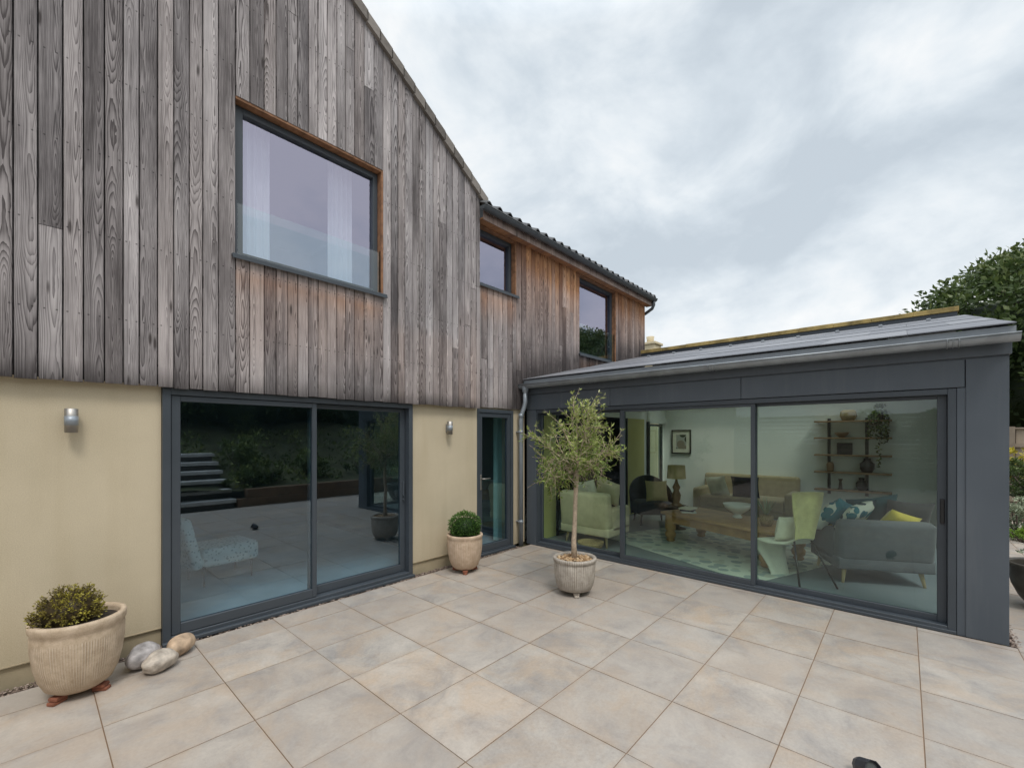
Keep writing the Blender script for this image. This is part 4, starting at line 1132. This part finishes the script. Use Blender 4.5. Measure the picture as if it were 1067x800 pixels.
# bark chips in the olive pot (part of the pot's dressing)
m = MB(); rr = random.Random(5)
for k in range(330):
    a = rr.uniform(0, 2 * PI); q = .185 * math.sqrt(rr.random())
    Mx = Matrix.Translation((q * math.cos(a), q * math.sin(a), .362 + rr.uniform(0, .012) + .01 * (1 - q / .2))) @ Matrix.Rotation(rr.uniform(0, 6), 4, 'Z') @ Matrix.Rotation(rr.uniform(-.5, .5), 4, 'X') @ Matrix.Rotation(rr.uniform(-.5, .5), 4, 'Y')
    l = rr.uniform(.012, .026); m.rbox(-l, l, -l * .5, l * .5, -.004, .004, .002, 1, Mx, col=(rr.random(), 0, 0))
olivepot = [o for o in COL.objects if o.get('label', '').startswith('weathered grey fluted')][0]
chips = m.build('bark_mulch', M_CHIP, olivepot); chips['kind'] = 'stuff'

def olive():
    rr = random.Random(21)
    t = thing('olive_tree', 'small standard olive tree with slim bare trunk and loose round crown in the grey pot', 'tree', (P3[0], P3[1], .35))
    fork = Vector((.012, -.02, .99))
    m = MB()
    pts = [Vector((0, 0, -.02)), Vector((-.006, .008, .2)), Vector((.010, .004, .45)), Vector((.0, -.012, .7)), fork]
    m.tube(pts, [.034, .027, .024, .022, .030], 12); m.build('trunk', M_BARK, t)
    br = MB(); lf = MB()
    C = Vector((0.0, 0.0, 1.44))
    def shoot(p, d, ln, r0, lev, leafy):
        n = max(4, int(ln / .05)); pts = [p.copy()]; q = p.copy(); dd = d.normalized()
        for k in range(n):
            dd = (dd + rv(rr) * .16 + Vector((0, 0, .05 if lev < 2 else .07))).normalized()
            q = q + dd * (ln / n); pts.append(q.copy())
        br.tube(pts, [max(.0012, r0 * (1 - .8 * i / n)) for i in range(n + 1)], 5, False)
        if leafy:
            dist = 0; i = 0
            for i in range(1, len(pts)):
                a, b = pts[i - 1], pts[i]; ax = (b - a).normalized()
                for w in range(3):
                    pp = a.lerp(b, rr.random())
                    for s in (0, 1):
                        side = ax.cross(rv(rr)).normalized()
                        dl = (ax * rr.uniform(.4, 1.1) + side * .9 + Vector((0, 0, .05))).normalized()
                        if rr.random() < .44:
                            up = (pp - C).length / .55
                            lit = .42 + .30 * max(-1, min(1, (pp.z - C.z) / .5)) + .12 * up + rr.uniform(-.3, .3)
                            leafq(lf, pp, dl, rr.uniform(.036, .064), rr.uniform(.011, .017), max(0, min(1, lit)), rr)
        return pts
    for k in range(17):
        a = 2.4 * k + rr.uniform(-.3, .3); el = rr.uniform(-.25, 1.45)
        d = Vector((math.cos(a) * math.cos(el), math.sin(a) * math.cos(el), math.sin(el)))
        main = shoot(fork + Vector((0, 0, rr.uniform(-.04, .03))), d, rr.uniform(.38, .52) + .30 * max(0, math.sin(el)) ** 2, .010, 0, False)
        for j in range(15 + int(5 * max(0, el))):
            p = main[min(len(main) - 1, rr.randint(2, len(main)))-1 if False else rr.randint(2, len(main) - 1)]
            o = (p - C); o = o.normalized() if o.length > .05 else rv(rr)
            d2 = (o * .6 + rv(rr) * .85 + Vector((0, 0, .42))).normalized()
            sub = shoot(p, d2, rr.uniform(.13, .30), .0035, 1, True)
            if rr.random() < .4: shoot(sub[len(sub) // 2], (d2 + rv(rr) * .9), rr.uniform(.08, .16), .002, 2, True)
    # low hanging sprays at the left, long whips at the sides
    lft = Vector((-.669, .743, 0)); 
    for k in range(5):
        p = shoot(fork + Vector((0, 0, .02)), lft * .9 + rv(rr) * .35 + Vector((0, 0, -.12)), .34, .006, 2, False)
        for j in range(5): shoot(p[-1 - j % 4], lft * .35 + rv(rr) * .5 + Vector((0, 0, -1.0)), rr.uniform(.14, .30), .003, 3, True)
    shoot(fork + Vector((0, 0, .03)), -lft + Vector((0, 0, .26)), .62, .005, 3, False)
    w_ = shoot(fork, -lft * 1.0 + Vector((0, 0, .02)), .44, .005, 2, True)
    shoot(fork, lft + Vector((0, 0, -.06)), .62, .004, 3, False)
    shoot(fork + Vector((0, 0, .35)), lft + Vector((0, 0, .45)), .50, .004, 3, True)
    br.build('branches', M_BARK, t); lf.build('crown', M_OLIVE, t)
olive()

# clipped box ball
t = thing('box_ball', 'clipped dark green box ball in the peach pot by the narrow door', 'shrub', (P2[0], P2[1], .445))
m = MB(); rr = random.Random(9)
m.ball((0, 0, .10), .165, .165, .135, 3, .08, 3, 2, None, (0.0, 0, 0))
for k in range(4200):
    d = rv(rr)
    if d.z < -.55: continue
    lump = 1 + .09 * noise.noise(d * 4.0)
    q = rr.uniform(.80, 1.04) * lump
    p = Vector((d.x * .20 * q, d.y * .20 * q, .125 + d.z * .18 * q))
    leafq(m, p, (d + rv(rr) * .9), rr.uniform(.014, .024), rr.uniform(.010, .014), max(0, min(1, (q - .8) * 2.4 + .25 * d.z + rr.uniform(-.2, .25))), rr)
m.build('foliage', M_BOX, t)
m = MB(); m.tube([(0, 0, -.03), (0, 0, .08)], .014, 8); m.build('stem', M_DBARK, t)

# brownish mound shrub
t = thing('hebe_shrub', 'low brownish green mound shrub with yellow tips in the big sand coloured pot', 'shrub', (P1[0] - .045, P1[1] + .0, .475))
m = MB(); tw = MB(); rr = random.Random(14)
m.ball((0, 0, .06), .13, .13, .13, 3, .12, 3, 4, None, (0.0, 0, 0))
for k in range(520):
    d = rv(rr)
    if d.z < -.25: continue
    lump = 1 + .16 * noise.noise(d * 2.6 + Vector((3, 1, 0)))
    e = Vector((d.x * .172, d.y * .172, .07 + d.z * .165)) * 1.0
    p1 = Vector((e.x * lump, e.y * lump, .07 + (e.z - .07) * lump)) * rr.uniform(.9, 1.06)
    p0 = Vector((d.x * .06, d.y * .06, .03 + max(0, d.z) * .05))
    tw.tube([p0, p0.lerp(p1, .6) + rv(rr) * .006, p1], [.002, .0015, .001], 4, False)
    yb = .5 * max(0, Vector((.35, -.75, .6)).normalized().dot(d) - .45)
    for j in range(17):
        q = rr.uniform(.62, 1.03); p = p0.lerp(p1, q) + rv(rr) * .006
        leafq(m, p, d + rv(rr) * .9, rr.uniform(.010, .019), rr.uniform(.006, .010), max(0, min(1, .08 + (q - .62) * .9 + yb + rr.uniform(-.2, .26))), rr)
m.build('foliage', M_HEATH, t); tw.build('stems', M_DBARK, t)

# three boulders
def rock(label, mat, loc, r3, rz_, seed, tilt=0.0):
    m = MB(); Mx = Matrix.Rotation(rz_, 4, 'Z') @ Matrix.Rotation(tilt, 4, 'X')
    m.ball((0, 0, 0), *r3, 4, .16, 1.5, seed, Mx)
    zmin = min(v[2] for v in m.v)
    o = m.build('boulder', mat); o.location = (loc[0], loc[1], -zmin - .004); return tag(o, label, 'boulder', 'boulders beside the sliding door')
rock('smooth grey boulder at the back left of the three by the door frame', M_ROCKG, (.575, 4.20), (.135, .085, .085), R(52), 1, R(0))
rock('buff oval boulder at the front of the three by the door frame', M_ROCKB, (.645, 4.03), (.115, .085, .072), R(35), 2)
rock('rusty orange boulder at the right of the three by the door frame', M_ROCKO, (.80, 4.21), (.12, .075, .075), R(42), 3)

# ------------------------------------------------------------------ little black spotlight at the bottom edge
t = thing('garden_spotlight', 'small black garden spotlight on the paving, cut off by the bottom edge of the picture', 'spotlight', (2.795, .150, 0), R(20))
m = MB(); m.lathe([(.05, 0), (.05, .008), (.042, .012), (.012, .014), (.012, .03), (0, .03)], 24); m.build('base', M_BLK, t)
HM = Matrix.Translation((0, 0, .052)) @ Matrix.Rotation(R(-152), 4, 'Z') @ Matrix.Rotation(R(68), 4, 'Y')
m = MB(); m.lathe([(.0, -.055), (.022, -.05), (.036, -.034), (.043, -.01), (.045, .03), (.047, .055), (.043, .055), (.041, .035)], 10, HM, None, False, False); m.build('lamp_head', M_SHOE, t)
m = MB(); m.lathe([(.041, .036), (.02, .041), (.001, .043)], 24, HM, capb=False); m.build('lens', M_LENS, t)

# ------------------------------------------------------------------ garden beyond the right-hand end
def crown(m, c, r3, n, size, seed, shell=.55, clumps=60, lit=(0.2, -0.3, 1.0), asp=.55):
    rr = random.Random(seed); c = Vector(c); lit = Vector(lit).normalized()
    cl = []
    for k in range(clumps):
        d = rv(rr); q = rr.uniform(shell, 1.0) * (1 + .12 * noise.noise(d * 2.3 + Vector((seed, 0, 0))))
        cl.append((Vector((d.x * r3[0] * q, d.y * r3[1] * q, d.z * r3[2] * q)), rr.uniform(.16, .30) * min(r3) * min(1, (60 / clumps) ** .25), d))
    for k in range(n):
        p0, cr, d = cl[rr.randrange(clumps)]
        e = rv(rr) * (rr.random() ** .45)
        p = p0 + Vector((e.x * cr, e.y * cr, e.z * cr * .75))
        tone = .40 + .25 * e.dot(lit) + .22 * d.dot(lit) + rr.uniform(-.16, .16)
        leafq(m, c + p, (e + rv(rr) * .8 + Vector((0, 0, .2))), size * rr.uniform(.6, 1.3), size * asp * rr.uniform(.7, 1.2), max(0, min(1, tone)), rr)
def tree(name, label, loc, h, r3, cz, n, size, mat, seed, group=None, tr=.16, clumps=60, shell=.55, core=.0):
    t = thing(name, label, 'tree', loc, 0, group)
    m = MB(); m.tube([(0, 0, -.1), (.05, .03, h * .3), (-.04, .02, h * .6), (0, 0, h * .85)], [tr * 1.3, tr, tr * .75, tr * .3], 10)
    rr = random.Random(seed)
    for k in range(7):
        a = rr.uniform(0, 6.28); z0 = h * rr.uniform(.25, .6)
        m.tube([(0, 0, z0), (math.cos(a) * r3[0] * .4, math.sin(a) * r3[1] * .4, z0 + r3[2] * .3), (math.cos(a) * r3[0] * .75, math.sin(a) * r3[1] * .75, z0 + r3[2] * .55)], [tr * .45, tr * .3, tr * .1], 7)
    m.build('trunk', M_DBARK, t)
    m = MB(); crown(m, (0, 0, cz), r3, n, size, seed, shell, clumps=clumps)
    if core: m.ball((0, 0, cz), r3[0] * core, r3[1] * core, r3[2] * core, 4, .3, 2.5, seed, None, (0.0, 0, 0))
    m.build('crown', mat, t)
    return t
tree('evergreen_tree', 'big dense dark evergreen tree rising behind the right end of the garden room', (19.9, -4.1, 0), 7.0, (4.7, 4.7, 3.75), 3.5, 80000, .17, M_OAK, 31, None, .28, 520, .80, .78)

t = thing('garden_fence', 'weathered close boarded fence beyond the end column on the right', 'fence', (14.2, -3.5, 0))
m = MB()
for k in range(46):
    y = 1.9 - .115 * k
    m.box(-.012 + .01 * (k % 2), .012 + .01 * (k % 2), y - .062, y + .055, .05, 1.86 + rng.uniform(-.01, .01), (rng.random(), 0, 0))
m.build('boards', M_FENCE, t)
m = MB(); m.box(-.05, .06, -3.3, 1.95, 1.87, 1.90, (.7, 0, 0)); m.box(-.05, -.015, -3.3, 1.95, 1.48, 1.56, (.75, 0, 0)); m.build('rail', M_FENCE, t)
for y in (1.8, -.1, -2.0):
    m = MB(); m.box(-.11, -.016, y - .05, y + .05, 0, 1.92, (.4, 0, 0)); m.build('post', M_FENCE, t)
# low dry stone wall in front of the fence
m = MB(); rr = random.Random(3)
for row in range(6):
    y = -.9; z0 = row * .19
    while y > -5:
        w = rr.uniform(.22, .5)
        m.rbox(13.35 + rr.uniform(-.02, .02), 13.7, y - w + .008, y - .008, z0, z0 + .18, .02, 2, None, False, (rr.random(), 0, 0)); y -= w
tag(m.build('stone_wall', M_STONE, None, (13.5, -3, 0)), 'low coursed stone retaining wall in front of the fence', 'wall')
def shrub(name, label, loc, r3, n, size, mat, seed, group=None, clumps=26):
    t = thing(name, label, 'shrub', loc, 0, group)
    m = MB(); crown(m, (0, 0, r3[2] * .9), r3, n, size, seed, .35, clumps); m.build('foliage', mat, t)
    m = MB()
    for k in range(5):
        a = 1.3 * k + seed; m.tube([(0, 0, -.03), (math.cos(a) * r3[0] * .5, math.sin(a) * r3[1] * .5, r3[2] * 1.1)], [.02, .008], 6)
    m.build('stems', M_DBARK, t)
    return t
shrub('flowering_shrub', 'shrub with bright yellow flowers in front of the fence on the right', (13.0, -1.62, .88), (.45, .45, .38), 900, .07, M_YELLEAF, 41)
shrub('round_shrub', 'rounded mid green shrub beside the dark pot below the fence', (11.9, -1.72, .55), (.85, .6, .42), 2600, .06, M_DKLEAF, 42)
shrub('pale_shrub', 'silvery pale leaved shrub at the edge of the path', (11.2, -1.42, 0), (.32, .3, .36), 700, .07, M_PALELEAF, 43)
shrub('lime_plant', 'low lime green cushion plant at the edge of the path', (10.75, -1.42, 0), (.36, .26, .13), 1200, .035, M_LIMELEAF, 44)
rr = random.Random(8)
m = MB(); m.ball((0, 0, .12), .42, .3, .24, 4, .35, 1.9, 6); o = m.build('boulder', M_ROCKB); o.location = (11.3, -1.80, 0); tag(o, 'pale boulder among the plants at the right edge', 'boulder')
m = MB(); m.lathe([(.24, 0), (.27, .1), (.33, .5), (.34, .62), (.36, .64), (.36, .70), (.32, .70), (.30, .6), (.0, .58)], 28); o = m.build('planter_pot', M_TERRA); o.location = (11.75, -1.95, 0); tag(o, 'dark reddish pot below the rounded shrub at the right edge', 'plant pot')

# bronze bowl pot cut by the right edge
BP = (6.72, -1.065, 0)
t = thing('bowl_planter', 'dark bronze bowl shaped pot cut off by the right edge of the picture', 'plant pot', BP)
m = MB(); m.lathe([(.12, 0), (.15, .02), (.215, .11), (.26, .22), (.283, .33), (.292, .41), (.296, .44), (.280, .445), (.270, .42), (.26, .38)], 48); m.build('pot_body', M_BOWLPOT, t)
m = MB(); m.lathe([(.265, .385), (.15, .40), (.001, .405)], 32, capb=False); m.build('soil', M_SOIL, t)
t = thing('patio_shrub', 'small grey green shrub in the bronze bowl pot', 'shrub', (BP[0] + .03, BP[1] - .03, .40))
m = MB(); crown(m, (0, 0, .16), (.19, .19, .17), 500, .04, 51, .3, 14); m.build('foliage', M_PALELEAF, t)
m = MB(); m.tube([(0, 0, -.02), (0, 0, .2)], .008, 6); m.build('stem', M_DBARK, t)

# neighbour's chimney beyond the roofs
t = thing('neighbour_house', 'neighbouring house behind, of which only the cream chimney shows above the ridge', 'house', (16.2, 7.35, 0))
m = MB(); m.box(-3.0, 3.0, -1.6, 4.5, 0, 2.9); m.build('wall', M_RENDER, t)
m = MB(); m.add([(-3.2, -1.8, 2.85), (3.2, -1.8, 2.85), (3.2, 1.4, 4.4), (-3.2, 1.4, 4.4), (-3.2, 4.7, 2.85), (3.2, 4.7, 2.85)], [(0, 1, 2, 3), (3, 2, 5, 4), (0, 3, 4), (1, 5, 2)]); rf = m.build('roof', M_TILE, t)
m = MB(); m.rbox(-.30, .30, -.30, .30, 3.0, 5.23, .01); m.rbox(-.36, .36, -.36, .36, 5.231, 5.32, .01); m.build('chimney', M_CREAMST, rf)
m = MB(); m.lathe([(.15, 5.321), (.13, 5.45), (.15, 5.58), (.12, 5.58), (.10, 5.4)], 20); m.build('chimney_pot', M_CREAMST, rf)

# ------------------------------------------------------------------ garden behind the photographer (seen mirrored in the glass)
m = MB(); N_ = 26
def bank_h(x, y):
    d = -2.95 - y
    h = .42 + max(0, d - .6) * .34 + .12 * noise.noise(Vector((x * .5, y * .5, 0)))
    return min(h, 2.3 + .2 * noise.noise(Vector((x * .3, y * .3, 2))))
vs = []; fs = []
for j in range(N_):
    for i in range(N_):
        x = -9 + 24 * i / (N_ - 1); y = -3.1 - 11 * j / (N_ - 1)
        vs.append((x, y, bank_h(x, y)))
for j in range(N_ - 1):
    for i in range(N_ - 1):
        a = j * N_ + i; fs.append((a, a + N_, a + N_ + 1, a + 1))
m.add(vs, fs, True); struct(m.build('terrain', M_BANK))
m = MB(); rr = random.Random(77)
for k in range(9000):
    x = rr.uniform(-6, 13); y = -3.2 - 4.5 * rr.random() ** 1.3
    if 1.3 < x < 3.4 and y > -5.2: continue
    cl = noise.noise(Vector((x * 1.1, y * 1.1, 5)))
    if cl < -.15: continue
    leafq(m, Vector((x, y, bank_h(x, y) + rr.uniform(0, .18 + .35 * max(0, cl)))), rv(rr) + Vector((0, 0, .6)), rr.uniform(.07, .16), rr.uniform(.04, .08), max(0, min(1, .45 + cl + rr.uniform(-.3, .3))), rr)
o = m.build('ground_cover', M_GARDEN); o['kind'] = 'stuff'; o['label'] = 'leafy ground cover over the bank behind the patio'; o['category'] = 'ground cover'
t = thing('garden_steps', 'flight of pale stone steps climbing the bank, mirrored in the large sliding door', 'steps', (2.35, -2.95, 0))
for k in range(6):
    m = MB(); m.box(-.95, .95, -.36 * (k + 1) - .6, -.36 * k - .0, .21 * k, .21 * (k + 1) - .086); m.build('riser', M_RISER, t)
    m = MB(); m.rbox(-1.0, 1.0, -.36 * (k + 1) - .06, -.36 * k + .035, .21 * (k + 1) - .085, .21 * (k + 1), .006); m.build('tread', M_STEP, t)
for (a, b_, lab) in ((-8.4, 1.33, 'brown timber sleeper edging along the far side of the patio left of the steps'), (3.38, 13.5, 'brown timber sleeper edging along the far side of the patio right of the steps')):
    m = MB(); m.rbox(a, b_, -3.12, -2.91, -.02, .20, .01); m.rbox(a + .2, b_, -3.13, -2.92, .203, .42, .01)
    tag(m.build('timber_edging', M_SLEEPER, None, (a, -3.0, 0)), lab, 'edging')
k = 0
for (x, y, s) in ((1.0, -3.75, .55), (3.75, -3.6, .6), (3.9, -4.6, .8), (-1.2, -3.9, .7), (.4, -4.0, .6), (4.3, -3.7, .65), (5.6, -4.0, .8), (7.2, -3.8, .7), (9.0, -4.0, .8), (.6, -5.6, .8), (4.2, -5.4, .8)):
    shrub('garden_shrub', ['dark leafy shrub planted on the bank behind the patio edging'][0], (x, y, bank_h(x, y) - .05), (s * .8, s * .7, s * .6), 700, .10, M_GARDEN, 60 + k, 'shrubs on the bank, mirrored in the glass', 16); k += 1
t0 = None; k = 0
for (x, y, s) in ((-6.5, -8.5, 1.0), (-2.6, -8.8, .9), (.4, -8.6, .8), (2.6, -9.6, 1.0), (5.0, -8.8, .95), (7.2, -9.8, 1.0), (9.4, -9.4, .6), (12.4, -9.8, .5), (15.5, -9.0, .5), (4.0, -11.8, 1.25), (.5, -11.6, 1.2), (7.5, -12.0, 1.0)):
    if t0 is None:
        t0 = tree('garden_tree', 'broad dark tree at the top of the bank, mirrored in the glass', (x, y, 1.6), 3.6, (2.5, 2.2, 2.0), 2.0, 9000, .14, M_GARDEN, 80, 'trees along the top of the bank', .16, 90, .7, .78)
    else:
        c = copy_tree(t0); c.location = (x, y, 1.6); c.rotation_euler = (0, 0, 1.1 * k); c.scale = (s, s, s * (1.0 + .12 * (k % 3)))
    k += 1
t = thing('slatted_fence', 'tall horizontal slatted timber fence across the patio, mirrored in the garden room glass', 'fence', (-7.6, 0, 0))
m = MB()
for k in range(17): m.rbox(-.02, .01, -2.9, 9.0, .08 + k * .14, .195 + k * .14, .004, 1, None, False, (rng.random(), 0, 0))
m.build('slats', M_FENCE, t)
for y in (-2.8, -.4, 2.0, 4.4, 6.8, 8.9):
    m = MB(); m.box(.012, .10, y - .05, y + .05, 0, 2.46, (.3, 0, 0)); m.build('post', M_FENCE, t)
t1 = None; k = 0
for (y, s) in ((-1.5, .8), (1.3, .95), (3.9, .7), (6.3, 1.0)):
    if t1 is None:
        t1 = tree('boundary_tree', 'bushy green tree just behind the slatted fence', (-9.6, y, 0), 2.6, (1.5, 1.6, .8), 2.0, 4000, .12, M_GARDEN, 90, 'trees behind the slatted fence', .16, 60, .6, .7)
    else:
        c = copy_tree(t1); c.location = (-9.6, y, 0); c.scale = (s, s, s); c.rotation_euler = (0, 0, k * 1.3)
    k += 1
